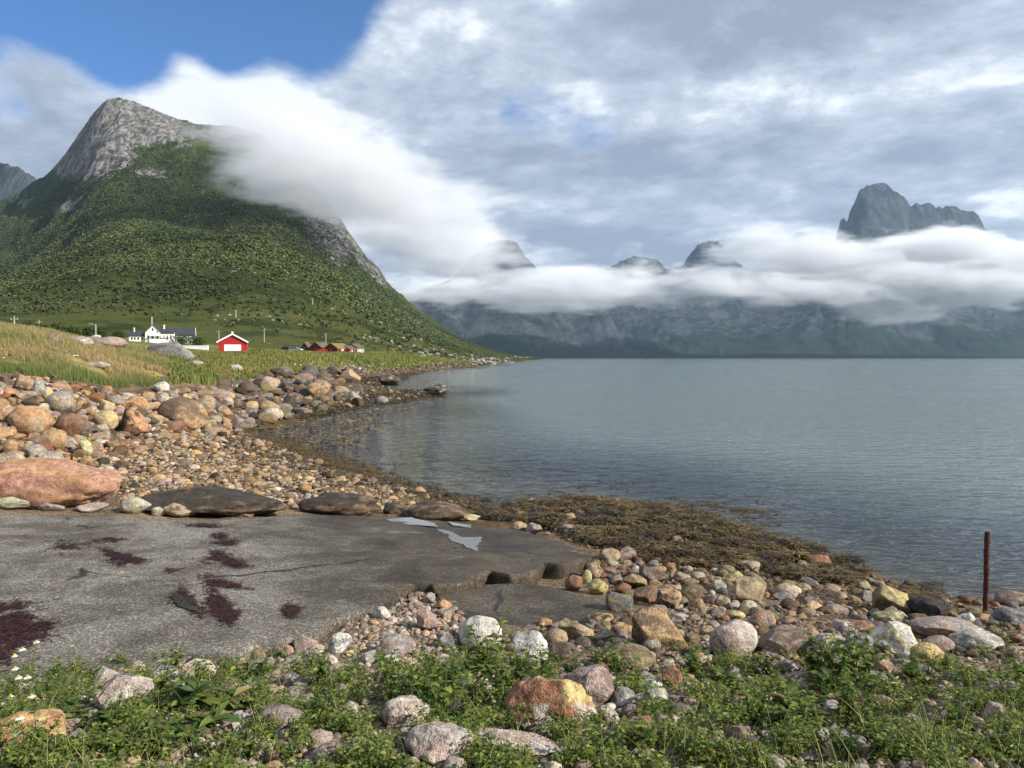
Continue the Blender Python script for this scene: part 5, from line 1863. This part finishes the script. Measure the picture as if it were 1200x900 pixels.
def weed_plant(kind, k):
    """meshes of one plant about 1 unit tall: stems and leaves"""
    ns = {'leafy': 7, 'dock': 4, 'clover': 9}[kind]
    SV, LV = [], []
    for s in range(ns):
        a_, ln = rng.uniform(0, 6.28), rng.uniform(.1, .55)
        hgt_ = rng.uniform(.55, 1.0)
        pts = [(math.cos(a_) * ln * (t_ ** 1.3), math.sin(a_) * ln * (t_ ** 1.3), hgt_ * t_) for t_ in np.linspace(0, 1, 6)]
        sv, sf = stem_mesh(pts, .014, .006)
        SV.append((sv, sf, np.tile(np.array([.10, .15, .04]), (len(sv), 1))))
        nl = {'leafy': 13, 'dock': 9, 'clover': 9}[kind]
        t_ = rng.uniform(*{'leafy': (.12, 1.0), 'clover': (.5, 1.0), 'dock': (.03, .55)}[kind], nl)
        pos = np.stack([math.cos(a_) * ln * t_ ** 1.3, math.sin(a_) * ln * t_ ** 1.3, hgt_ * t_], 1)
        b__ = rng.uniform(0, 6.28, nl)
        dr = np.stack([np.cos(b__), np.sin(b__), rng.uniform(.1, 1.0, nl)], 1)
        L = {'leafy': rng.uniform(.14, .26, nl), 'dock': rng.uniform(.4, .7, nl), 'clover': rng.uniform(.12, .2, nl)}[kind] * (1.15 - .5 * t_)
        Wd = L * {'leafy': .5, 'dock': .36, 'clover': .8}[kind]
        LV.append(leaves(pos, dr, L, Wd, green(nl, {'leafy': .42, 'dock': .2, 'clover': .6}[kind])))
    return cat_np(SV), cat_np(LV)


def make_plant(kind, name, k):
    sm, lm = weed_plant(kind, k)
    r_ = empty(name, (0, 0, 0))
    mesh_np('stem', *sm[:2], mat_leaf, r_, col=sm[2])
    mesh_np('leaves', *lm[:2], mat_leaf, r_, col=lm[2])
    return r_


def copy_tree(o, parent=None):
    c_ = o.copy()
    S.collection.objects.link(c_)
    c_.parent = parent
    for ch in list(o.children):
        copy_tree(ch, c_)
    return c_


pro = {}
for kd, nm in (('leafy', 'leafy_weed'), ('dock', 'dock_plant'), ('clover', 'clover_plant')):
    pro[kd] = [make_plant(kd, nm, k) for k in range(4)]
spots = []
# the taller clumps seen in the photo, then a scatter
for (u, v, s, kd) in [(200, 800, 1.1, 'leafy'), (232, 806, 1.0, 'leafy'), (215, 842, 1.5, 'dock'), (262, 840, 1.3, 'dock'), (240, 868, 1.2, 'dock'), (455, 815, 1.1, 'leafy'), (480, 830, 1.2, 'leafy'), (505, 812, 1.3, 'leafy'), (530, 825, 1.3, 'leafy'), (548, 806, 1.4, 'leafy'),
                      (570, 800, 1.7, 'leafy'), (590, 820, 1.4, 'leafy'), (610, 812, 1.3, 'leafy'), (560, 840, 1.3, 'leafy'), (520, 850, 1.2, 'leafy'), (500, 838, 1.2, 'leafy'), (640, 806, 1.1, 'leafy'), (668, 800, 1.0, 'leafy'), (725, 800, 1.1, 'leafy'), (700, 790, .9, 'leafy'),
                      (620, 862, .9, 'clover'), (600, 868, .8, 'clover'), (815, 800, 1.1, 'leafy'), (845, 795, 1.0, 'leafy'), (880, 800, 1.0, 'leafy'), (905, 800, 1.0, 'leafy'), (850, 815, 1.1, 'dock'), (960, 800, 1.2, 'leafy'), (985, 805, 1.4, 'leafy'), (1005, 800, 1.5, 'leafy'),
                      (1020, 815, 1.4, 'leafy'), (970, 820, 1.3, 'dock'), (930, 840, 1.2, 'dock'), (895, 850, 1.2, 'dock'), (950, 860, 1.1, 'dock'), (1000, 850, 1.1, 'leafy'), (60, 810, 1.2, 'clover'), (85, 800, 1.1, 'clover'), (100, 815, 1.1, 'clover'), (40, 830, 1.0, 'leafy'),
                      (160, 815, 1.0, 'clover'), (180, 830, 1.1, 'leafy'), (350, 800, 1.0, 'leafy'), (375, 810, 1.1, 'leafy'), (400, 820, 1.1, 'leafy'), (420, 835, 1.0, 'clover'), (390, 850, 1.1, 'clover'), (360, 790, .9, 'leafy'), (300, 800, 1.0, 'dock'), (290, 815, 1.1, 'leafy')]:
    spots.append((u, v, s, kd))
for _ in range(150):
    u = rng.uniform(-20, 1220)
    v0 = np.interp(u, TOP[:, 0], TOP[:, 1])
    v = v0 + rng.random() * (905 - v0)
    kd = ['leafy', 'clover', 'leafy', 'dock'][rng.integers(4)]
    p_ = on_ground(u, v)
    if any(((p_.x - x) / r) ** 2 + ((p_.y - y) / r) ** 2 < 1 for x, y, r in NOPL):
        continue
    spots.append((u, v, rng.uniform(.55, 1.0), kd))
PW = {'leafy': 'bushy weed with small pointed leaves', 'dock': 'broad-leaved dock plant', 'clover': 'low round-leaved herb'}
GW = {'leafy': 'small-leaved weeds of the foreground', 'dock': 'dock plants of the foreground', 'clover': 'round-leaved herbs of the foreground'}
used_pro = {k: 0 for k in pro}
for i, (u, v, s, kd) in enumerate(spots):
    k = used_pro[kd]
    used_pro[kd] += 1
    o = pro[kd][k] if k < 4 else copy_tree(pro[kd][k % 4])
    p_ = on_ground(u, v)
    o.location = p_
    sc_ = .205 * s * (1.2 if s > 1.05 and kd == 'leafy' else .85 if kd == 'dock' else 1) * (.85 if kd == 'clover' else 1)
    o.scale = (sc_ * 1.15, sc_ * 1.15, sc_)
    o.rotation_euler = (0, 0, rng.uniform(0, 6.28))
    head = ('tall ' if s > 1.25 else 'small ' if s < .78 else '') + PW[kd]
    if 'small bushy weed with small' in head:
        head = 'little bushy weed with pointed leaves'
    tag(o, relabel(head, p_.x, p_.y, 'in the foreground'), 'plant', GW[kd])

# daisies at the lower left
for (u, v, hp, lab) in [(26, 812, 56, 'tallest white daisy above the others at the left'), (10, 822, 50, 'white daisy with drooping petals at the left edge'), (14, 830, 42, 'white daisy below the drooping one, yellow cone up'), (22, 838, 40, 'white daisy in the middle of the left clump'),
                       (31, 835, 38, 'white daisy at the right side of the left clump'), (4, 850, 30, 'open white daisy facing sideways at the left edge'), (17, 880, 34, 'white daisy in front of the orange corner boulder'), (8, 893, 26, 'lowest white daisy near the bottom left corner'), (16, 818, 50, 'white daisy just behind the drooping one'),
                       (36, 848, 30, 'small white daisy right of the clump')]:
    p_ = on_ground(u, v)
    H_ = hp / 900 * p_.y
    r_ = empty('daisy', p_, rng.uniform(0, 6))
    lean = rng.uniform(-.25, .25)
    pts = [(lean * H_ * t_ ** 2, .05 * H_ * math.sin(3 * t_), H_ * t_) for t_ in np.linspace(0, 1, 7)]
    sv, sf = stem_mesh(pts, .0022, .0015)
    mesh_np('stem', sv, sf, mat_leaf, r_, col=np.tile([.14, .18, .06], (len(sv), 1)))
    c0 = np.array(pts[-1])
    npet = 15
    a_ = np.arange(npet) * 2 * math.pi / npet
    pos = c0 + np.stack([np.cos(a_) * .005, np.sin(a_) * .005, 0 * a_], 1)
    pv_, pf_, pc_ = leaves(pos, np.stack([np.cos(a_), np.sin(a_), -.05 + 0 * a_], 1), np.full(npet, .017), np.full(npet, .0065), np.tile([.82, .82, .80], (npet, 1)), .1, .5)
    mesh_np('petals', pv_, pf_, mat_leaf, r_, col=pc_)
    v_, f_ = ico(2)
    mesh_np('flower_centre', v_ * np.array([.0075, .0075, .0085]) + c0 + np.array([0, 0, .003]), f_, mat_grass, r_, col=np.tile([.62, .40, .03], (len(v_), 1)))
    nl = 22
    t_ = rng.uniform(.1, .85, nl)
    pos = np.stack([lean * H_ * t_ ** 2, .05 * H_ * np.sin(3 * t_), H_ * t_], 1)
    a_ = rng.uniform(0, 6.28, nl)
    lv = leaves(pos, np.stack([np.cos(a_), np.sin(a_), .6 + 0 * a_], 1), rng.uniform(.012, .028, nl), np.full(nl, .003), green(nl, .4))
    mesh_np('leaves', *lv[:2], mat_leaf, r_, col=lv[2])
    tag(r_, lab, 'flower', 'daisies at the lower left')
# ================================================================== WOODLAND AND BUSHES
def crowns(base, H, Wd, cols, k=12):
    """merged small leafy crowns: each a loose handful of tilted leafy faces round its own centre"""
    n = len(base)
    d_ = rng.normal(size=(n, k, 3))
    d_ /= np.linalg.norm(d_, axis=2)[..., None]
    sc_ = np.stack([Wd / 2, Wd / 2, H / 2], 1)[:, None, :]
    c0 = base[:, None, :] + np.stack([0 * H, 0 * H, H * .5], 1)[:, None, :] + d_ * sc_ * rng.uniform(.3, .95, (n, k, 1))
    nrm = d_ + .4 * rng.normal(size=(n, k, 3)) + np.array([0, 0, .9])
    nrm /= np.linalg.norm(nrm, axis=2)[..., None]
    t1 = np.cross(nrm, rng.normal(size=(n, k, 3)))
    t1 /= np.linalg.norm(t1, axis=2)[..., None]
    t2 = np.cross(nrm, t1)
    r_ = (Wd[:, None, None] * rng.uniform(.15, .32, (n, k, 1)))
    Vv = np.stack([c0 - t1 * r_, c0 - t2 * r_ * .8, c0 + t1 * r_, c0 + t2 * r_ * .8], 2).reshape(-1, 3)
    F = np.arange(len(Vv)).reshape(-1, 4)
    hgt_ = .8 + .35 * d_[..., 2:3]
    c = cols[:, None, :] * rng.uniform(.78, 1.22, (n, k, 1))
    return Vv, F, np.repeat(np.clip(c, .004, 1).reshape(-1, 3), 4, 0)


def hill(x, y):
    a_ = x / y
    b_ = near_h(a_, np.log(y))
    return mtn_h(a_, y, b_)[0]


def woodland():
    n = 420000
    U_ = rng.uniform(-140, 615, n)
    q = rng.random(n)
    Rr = np.interp(U_, SKY[:, 0], SKY[:, 2])
    Y_ = 380 + (Rr * .93 - 380) * q ** .8
    X_ = (U_ - 600) / 900 * Y_
    Zh = hill(X_, Y_)
    Vp = 419 - 900 * (Zh - CZ) / Y_
    d1 = fbm(X_ / 90, Y_ / 90, 4, 4, .6)
    dens = .9 + .5 * d1
    dens *= sst(520, 700, Y_ + 120 * d1) * .9 + .1                      # open meadow below
    dens *= 1 - .65 * sst(330, 480, U_) * sst(900, 600, Y_)
    for b_, amp in (((118, 172, 62, 44, -.55), 1), ((175, 150, 66, 26, .25), 1), ((383, 265, 24, 62, -.55), .95), ((430, 300, 14, 62, -.66), .95), ((185, 205, 26, 7, .1), .9), ((85, 243, 26, 7, -.35), .9), ((30, 233, 22, 8, 0), .5)):
        dens *= 1 - amp * blob(U_, Vp, *b_)
    dens *= 1 - .8 * sst(225, 165, Vp) * (U_ < 260)
    k = rng.random(n) < dens
    X_, Y_, Zh, d1 = X_[k], Y_[k], Zh[k], d1[k]
    n = len(X_)
    H = rng.uniform(1.1, 3.3, n) * np.clip(.6 + Y_ / 1500, .7, 1.6) * (1 - .6 * sst(470, 570, U_[k]))
    Wd = H * rng.uniform(1.0, 1.6, n)
    m_ = np.clip(.45 + .5 * fbm(X_ / 160, Y_ / 160, 9, 3) + rng.normal(0, .22, n), 0, 1)[:, None]
    dk = sst(-.1, .5, fbm(X_ / 220, Y_ / 300, 21, 3))[:, None]
    c = (np.array([.048, .070, .022]) * (1 - m_) + np.array([.108, .130, .038]) * m_) * (1 - .40 * dk)
    V_, F, c = crowns(np.column_stack([X_, Y_, Zh - .5]), H, Wd, c, 11)
    print('trees', n)
    tag(mesh_np('woodland', V_, F, mat_tree, smooth=False, col=c), 'birch scrub covering the mountain side', kind='stuff')


woodland()


def hill_stones():
    n = 2000
    U_ = rng.uniform(250, 600, n)
    Y_ = rng.uniform(330, 1150, n)
    X_ = (U_ - 600) / 900 * Y_
    d = fbm(X_ / 60, Y_ / 60, 14, 3)
    k = d + .6 * sst(300, 500, U_) > .35
    X_, Y_ = X_[k], Y_[k]
    Zh = np.where(Y_ > 300, hill(X_, Y_), 0)
    n = len(X_)
    v, f = ico(1)
    sc_ = (rng.uniform(.5, 1.0, n) ** 2 * 4.2)[:, None, None] * rng.uniform(.6, 1.2, (n, 1, 3)) * np.array([1, .8, .55])
    Vv = v[None] * rng.uniform(.7, 1.15, (n, len(v), 1)) * sc_ * .5 + np.column_stack([X_, Y_, Zh])[:, None, :]
    F = (f[None] + (np.arange(n) * len(v))[:, None, None]).reshape(-1, 3)
    c = np.repeat(np.array([.25, .24, .20]) * rng.uniform(.6, 1.2, (n, 1)), len(v), 0)
    tag(mesh_np('scree', Vv.reshape(-1, 3), F, mat_pebble, smooth=False, col=c), 'pale boulders strewn on the lower slope', kind='stuff')


hill_stones()


def leaf_crown(n, sx, sy, sz, c1, c2, leaf):
    """an uneven crown of leaf clumps through a volume, base at z=0"""
    v = rng.normal(size=(n, 3))
    v /= np.linalg.norm(v, axis=1)[:, None]
    r_ = rng.random(n) ** .45
    lump = 1 + .35 * fbm(v[:, 0] * 1.8 + sx, v[:, 1] * 1.8, v[:, 2] * 1.8, 3)
    p_ = v * (r_ * lump)[:, None] * np.array([sx, sy, sz]) + np.array([0, 0, sz * .95])
    p_[:, 2] = np.maximum(p_[:, 2], .05)
    m_ = np.clip(.5 + .5 * fbm(p_[:, 0] / sx * 2, p_[:, 1] / sx * 2, p_[:, 2] / sx * 2, 2) + rng.normal(0, .2, n), 0, 1)[:, None]
    c = np.array(c1) * (1 - m_) + np.array(c2) * m_
    dr = rng.normal(size=(n, 3))
    L = leaf * rng.uniform(.6, 1.4, n)
    return leaves(p_, dr, L, L * .7, c, .1, .2)


def bush(u, vb, wpx, hpx, d, label, name='bush', cat='bush', c1=(.020, .045, .012), c2=(.075, .115, .028), n=700, group='bushes and trees round the white house'):
    x = (u - 600) / 900 * d
    z = float(gnd(np.array([x]), np.array([float(d)]))[0])
    r_ = empty(name, (x, d, z))
    W, H = wpx / 900 * d, hpx / 900 * d
    m_ = MB()
    for k in range(4):
        a_ = k * 1.7
        m_.tube((0, 0, -.3), (math.cos(a_) * W * .15, math.sin(a_) * W * .15, H * .6), .05 * H, .015 * H, 6)
    m_.build('trunk', mat_bark, r_)
    V_, F, c = leaf_crown(n, W / 2, W * .4, H / 2, c1, c2, .09 * H + .1)
    mesh_np('crown', V_, F, mat_leaf, r_, col=c)
    return tag(r_, label, cat, group)


D_ = (.014, .030, .009)
bush(213, 400, 30, 15, 205, 'dark bushy tree right of the white house before the black roof')
bush(232, 401, 20, 13, 205, 'dark bush at the right end of the black roofed barn')
bush(140, 397, 16, 12, 215, 'round bush at the left wing of the white house')
bush(122, 396, 12, 10, 190, 'pale green bush beside the lamp post', c2=(.11, .15, .03))
bush(259, 413, 14, 6, 150, 'low dark bush left of the red garage')
bush(300, 411, 30, 8, 170, 'long dark hedge bush right of the red garage')
bush(318, 412, 16, 6, 175, 'small dark bush at the end of the hedge')
for i, (u, vb, wp, hp, d, lab) in enumerate([
        (6, 389, 40, 22, 150, 'broad green tree at the left picture edge behind the grass'), (30, 390, 26, 20, 165, 'green tree right behind the first telephone pole'), (48, 390, 22, 19, 160, 'dark rounded tree between the first pole and the reddish boulder'),
        (66, 392, 24, 20, 170, 'dark tree above the reddish crest boulder'), (84, 393, 24, 17, 180, 'dark tree above the pale flat crest boulder'), (102, 394, 22, 17, 185, 'dark tree left of the lamp post'), (118, 394, 18, 14, 200, 'small dark tree behind the lamp post'), (-14, 392, 36, 28, 140, 'tall green tree cut by the left edge')]):
    bush(u, vb, wp, hp, d, lab, 'tree', 'tree', n=900, group='dark trees behind the grassy bank')

# ================================================================== BUILDINGS
def place(name, u, d, label, cat, rz=0.0, group=None, dz=0.0):
    x = (u - 600) / 900 * d
    z = float(height(np.array([x]), np.array([float(d)]), False)[0])
    o = empty(name, (x, d, z + dz), rz)
    return tag(o, label, cat, group)


def gable_house(root, w, dp, eave, ridge, wallm, roofm, over=.3, z0=0.0, x0=0.0, y0=0.0, axis='y', wall='wall', roof='roof', th=.14):
    """walls with gables facing -y (axis y) or +-x (axis x), and a real roof of two thick slopes"""
    m_ = MB()
    if axis == 'y':
        m_.prism([(x0 - w / 2, z0 - .6), (x0 + w / 2, z0 - .6), (x0 + w / 2, z0 + eave), (x0, z0 + ridge), (x0 - w / 2, z0 + eave)], y0, y0 + dp)
        o = m_.build(wall, wallm, root)
        m_ = MB()
        s_ = (ridge - eave) / (w / 2)
        for k in (-1, 1):
            xe, ze = k * (w / 2 + over), eave - s_ * over
            pts = [(x0, z0 + ridge + .02), (x0 + xe, z0 + ze + .02), (x0 + xe, z0 + ze + th), (x0, z0 + ridge + th)]
            if k > 0:
                pts = pts[::-1]
            m_.prism(pts, y0 - over, y0 + dp + over)
        r_ = m_.build(roof, roofm, root)
    else:
        m_.prism([(-dp / 2, z0 - .6), (dp / 2, z0 - .6), (dp / 2, z0 + eave), (0, z0 + ridge), (-dp / 2, z0 + eave)], -w / 2, w / 2)
        o = m_.build(wall, wallm, root)
        m_ = MB()
        s_ = (ridge - eave) / (dp / 2)
        for k in (-1, 1):
            xe, ze = k * (dp / 2 + over), eave - s_ * over
            pts = [(0, z0 + ridge + .02), (xe, z0 + ze + .02), (xe, z0 + ze + th), (0, z0 + ridge + th)]
            if k > 0:
                pts = pts[::-1]
            m_.prism(pts, -w / 2 - over, w / 2 + over)
        r_ = m_.build(roof, roofm, root)
        for q in (o, r_):
            q.location = (x0, y0 + dp / 2, 0)
            q.rotation_euler = (0, 0, math.pi / 2)
    return o, r_


# red garage: facade 31 px wide at 145 m = 5 m
g_ = place('garage', 273, 146, 'small red garage with a white door and white gable trim', 'garage', R(17))
W_, E_, RG = 5.1, 2.75, 4.15
gable_house(g_, W_, 6.5, E_, RG, mat_red, mat_slate, .28, th=.12)
m_ = MB()
m_.box(-1.5, 1.5, -.06, -.003, .05, 2.15)
door = m_.build('door', mat_white, g_)
m_ = MB()
for k in range(1, 4):
    m_.box(-1.5, 1.5, -.075, -.063, .05 + k * .52, .07 + k * .52)
for k in range(-2, 3):
    m_.box(k * .6 - .01, k * .6 + .01, -.075, -.063, .05, 2.15)
m_.build('panel_groove', plain('shadow_grey', (.55, .55, .55), .6), door)
s_ = (RG - E_) / (W_ / 2)
for k in (-1, 1):
    m_ = MB()
    xe = k * (W_ / 2 + .3)
    ze = E_ - s_ * .3
    pts = [(0, RG - .14), (xe, ze - .14), (xe, ze + .13), (0, RG + .15)]
    m_.prism(pts if k < 0 else pts[::-1], -.36, -.285)
    m_.build('gable_trim', mat_white, g_)
m_ = MB()
m_.box(-.16, .16, -.40, -.1, RG + .05, RG + .45)
m_.build('ridge_cap', mat_white, g_)
m_ = MB()
for k in range(-8, 9):
    if abs(k * .3) < 2.5:
        top_ = RG - abs(k * .3) * s_ - .2
        lo_ = 2.2 if abs(k * .3) < 1.5 else -.2
        m_.box(k * .3 - .012, k * .3 + .012, -.018, -.003, lo_, top_)
m_.build('board_batten', mat_dred, g_)

# white house
h_ = place('house', 180, 212, 'white farmhouse with a dark roof, tall chimney and low side wings', 'house', R(17))
gable_house(h_, 6.4, 8.5, 3.4, 6.0, mat_cream, mat_slate, .35, axis='y')
gable_house(h_, 7.2, 5.0, 2.3, 3.9, mat_cream, mat_slate, .3, x0=-6.4, y0=1.6, axis='x', wall='side_wing', roof='side_roof')
m_ = MB()
m_.box(-1.2, 8.6, -2.0, -.02, -.5, 1.15)
m_.build('veranda', mat_white, h_)
m_ = MB()
m_.box(-1.25, 8.65, -2.05, 0, 2.25, 2.42)
for k in range(6):
    m_.box(-1.1 + k * 1.9, -.97 + k * 1.9, -1.95, -1.82, 1.15, 2.25)
m_.build('porch_roof', mat_white, h_)
gable_house(h_, 5.2, 3.2, 3.2, 4.6, mat_cream, mat_slate, .2, x0=5.8, y0=1.0, axis='x', wall='porch_wall', roof='dormer_roof')
m_ = MB()
m_.box(-1.0, -.45, 2.5, 3.1, 4.4, 9.0)
m_.build('chimney', mat_pole, h_)
m_ = MB()
m_.box(3.9, 4.4, 3.5, 4.0, 3.5, 6.3)
m_.build('chimney', mat_white, h_)
m_ = MB()
m_.box(-8.3, -7.9, 3.5, 3.9, 3.4, 5.2)
m_.build('chimney', mat_white, h_)
for (x, z, w_, hh_) in ((-.1, 4.0, .7, 1.0), (-.1, 1.5, .9, 1.0), (1.8, 1.5, .8, 1.0), (-1.9, 1.5, .8, 1.0), (1.7, 3.3, .5, .7)):
    fr_ = MB().box(x - w_ / 2 - .08, x + w_ / 2 + .08, -.05, -.003, z - .08, z + hh_ + .08).build('window', mat_white, h_)
    MB().box(x - w_ / 2, x + w_ / 2, -.07, -.053, z, z + hh_).build('pane', mat_glass, fr_)
for x in (-8.8, -7.6, -6.2, -4.6):
    fr_ = MB().box(x - .42, x + .42, 1.53, 1.597, .9, 1.95).build('window', mat_white, h_)
    MB().box(x - .34, x + .34, 1.50, 1.527, .98, 1.87).build('pane', mat_glass, fr_)
for x in (4.4, 5.8, 7.2):
    fr_ = MB().box(x - .4, x + .4, .93, .997, 1.5, 2.8).build('window', mat_white, h_)
    MB().box(x - .32, x + .32, .90, .927, 1.6, 2.7).build('pane', mat_glass, fr_)

# black roofed barn right of it
h_.scale = (.62, .62, .80)
b_ = place('barn', 206, 236, 'dark roofed barn with a white gable trim behind the house', 'barn', R(24))
gable_house(b_, 11.0, 6.0, 2.6, 4.6, mat_pole, mat_slate, .3, axis='x')
for k in (-1, 1):
    m_ = MB()
    pts = [(0, 4.5), (k * 3.3, 2.2), (k * 3.3, 2.55), (0, 4.85)]
    m_.prism(pts if k < 0 else pts[::-1], -.05, .05)
    o = m_.build('gable_trim', mat_white, b_)
    o.location = (5.86, 3.0, 0)
    o.rotation_euler = (0, 0, math.pi / 2)
MB().box(5.2, 5.8, -.4, -.1, 1.2, 2.6).build('window', mat_glass, b_)

# low white wall between house and garage
p0, p1 = 203, 244
d_ = 190.0
x0, x1 = (p0 - 600) / 900 * d_, (p1 - 600) / 900 * d_
z0 = CZ + (419 - 405.2) / 900 * d_
m_ = MB()
gzm = max(float(gnd(np.array([x0]), np.array([d_]))[0]), float(gnd(np.array([x1]), np.array([d_]))[0]))
m_.box(x0, x1, d_, d_ + .4, gzm - 1.6, gzm + .32)
m_.box(x0 - .05, x1 + .05, d_ - .06, d_ + .46, gzm + .323, gzm + .45)
tag(m_.build('garden_wall', mat_white), 'long low white wall between the house and the garage', 'wall')


# turf roofed red cabins by the shore
def cabin(u, d, w, dp, eave, ridge, wallm, label, rz, roofm=None):
    c_ = place('cabin', u, d, label, 'cabin', rz, 'cabins by the far shore')
    gable_house(c_, w, dp, eave, ridge, wallm, roofm or mat_turf, .35, th=.35)
    MB().box(-.45, .45, -.06, -.003, 0, 1.9).build('door', mat_bark if wallm is mat_dred else mat_white, c_)
    for x in (-w * .3, w * .3):
        MB().box(x - .3, x + .3, -.07, -.003, .9, 1.6).build('window', mat_glass, c_)
    m_ = MB()
    m_.box(w / 2 + .003, w / 2 + .06, dp * .35, dp * .5, .9, 1.7)
    m_.build('side_window', mat_white, c_)
    c_.scale = (.85, .85, .85)
    return c_


cabin(388, 262, 6.0, 8.5, 1.9, 3.7, mat_dred, 'dark red cabin with a golden turf roof, second from the right', R(-22))
cabin(404, 266, 4.2, 6.0, 1.8, 3.0, mat_bred, 'bright red cabin at the right end of the shore cabins', R(-12), mat_gturf)
cabin(370, 268, 5.0, 8.0, 1.9, 3.8, mat_dred, 'dark gabled cabin left of the golden turfed one', R(-15), mat_gturf)
cabin(357, 270, 3.0, 4.0, 1.6, 3.6, mat_dred, 'narrow dark boathouse beside the parked car', R(-10), mat_gturf)
cabin(392, 290, 9.0, 6.0, 2.2, 3.6, mat_pole, 'low grey roofed building behind the turf cabin', R(75), mat_slate)
cabin(412, 295, 6.0, 6.0, 2.6, 4.2, mat_pole, 'brown grey shed behind the bright red cabin', R(-20), mat_gturf)
MB_ = place('woodpile', 378, 262, 'low red stack of boards between two cabins', 'woodpile', R(10))
m_ = MB()
for k in range(4):
    m_.box(-1.8, 1.8, -.4, .4, k * .28, k * .28 + .24)
m_.build('board', mat_bred, MB_)


# cars
def car(u, d, paint, label, rz, L=4.4, H=1.45, van=False):
    c_ = place('parked_car', u, d, label, 'car', rz, 'cars parked by the cabins', .0)
    hl = L / 2
    prof = [(-hl, .35), (hl, .35), (hl, .75), (hl - .25, .88), (hl - 1.15, .95), (hl - 1.75, H), (-hl + .55, H), (-hl + .1, .98), (-hl, .8)]
    m_ = MB()
    m_.prism(prof, -.85, .85)
    m_.build('body', paint, c_, bevel=.05)
    m_ = MB()
    gp = [(hl - 1.22, .98), (hl - 1.76, H - .07), (-hl + .62, H - .07), (-hl + .25, .98)]
    m_.prism(gp, -.866, .866)
    m_.build('side_window', mat_glass, c_)
    m_ = MB()
    m_.prism([(hl - 1.16, .98), (hl - 1.10, .98), (hl - 1.68, H - .05), (hl - 1.74, H - .05)], -.72, .72)
    m_.build('windscreen', mat_glass, c_)
    for sx in (-hl + .8, hl - .85):
        for sy in (-.82, .82):
            w_ = MB().tube((sx, sy - .1, .32), (sx, sy + .1, .32), .33, .33, 18).build('wheel', mat_tyre, c_)
            MB().tube((sx, sy - .115, .32), (sx, sy + .115, .32), .2, .2, 12).build('rim', mat_pole, w_)
    for sy in (-.62, .62):
        MB().box(hl - .02, hl + .03, sy - .18, sy + .18, .6, .76).build('headlight', mat_white, c_)
    return c_


car(347, 258, mat_carp, 'silver blue car parked left of the cabins', R(-12))
car(338, 262, mat_dcar, 'dark car partly behind the silver blue one', R(-20))

# ================================================================== POLES
def pole(u, vb, vt, d, label, kind='pole', wpx=1.3, vfix=True):
    x = (u - 600) / 900 * d
    z = CZ + (419 - vb) / 900 * d
    gz_ = float(height(np.array([x]), np.array([float(d)]), False)[0])
    H_ = (vb - vt) / 900 * d
    r_ = empty('lamp_post' if kind == 'lamp' else 'utility_pole', (x, d, gz_))
    top_ = max(z + H_ - gz_, 4.0)
    rad = max(.11, wpx / 1800 * d)
    MB().tube((0, 0, -.5), (0, 0, top_), rad, rad * .75, 10).build('post', mat_pole, r_)
    if kind == 'lamp':
        MB().tube((0, 0, top_ - .1), (-1.0, -.2, top_ + .15), .06, .05, 8).build('arm', mat_pole, r_)
        MB().box(-1.5, -.8, -.35, -.05, top_ + .05, top_ + .22).build('lamp_head', mat_pole, r_)
    else:
        MB().box(-.6, .6, -.05, .05, top_ - .55, top_ - .46).build('crossarm', mat_pole, r_)
        for k in (-.55, .55):
            MB().tube((k, 0, top_ - .46), (k, 0, top_ - .3), .04, .03, 6).build('insulator', mat_white, r_)
    return tag(r_, label, 'lamp post' if kind == 'lamp' else 'pole', None if kind == 'lamp' else 'utility poles on the slope')


pole(18, 388, 372, 130, 'nearest pale utility pole at the far left behind the grass', wpx=2)
pole(47, 386, 376, 200, 'thin utility pole right of the nearest pale one')
pole(113, 396, 381, 175, 'lamp post standing left of the white house', 'lamp', 2)
pole(257, 402, 387, 230, 'utility pole just left of the red garage roof')
pole(277, 378, 368, 420, 'pale utility pole high above the red garage', wpx=1.6)
pole(310, 395, 385, 340, 'utility pole right of and above the red garage')
pole(367, 375, 361, 520, 'utility pole above the silver blue car')
pole(430, 367, 357, 620, 'double-width utility pole high above the right cabins', wpx=2)
pole(382, 402, 391, 330, 'utility pole rising behind the turf roofed cabins')
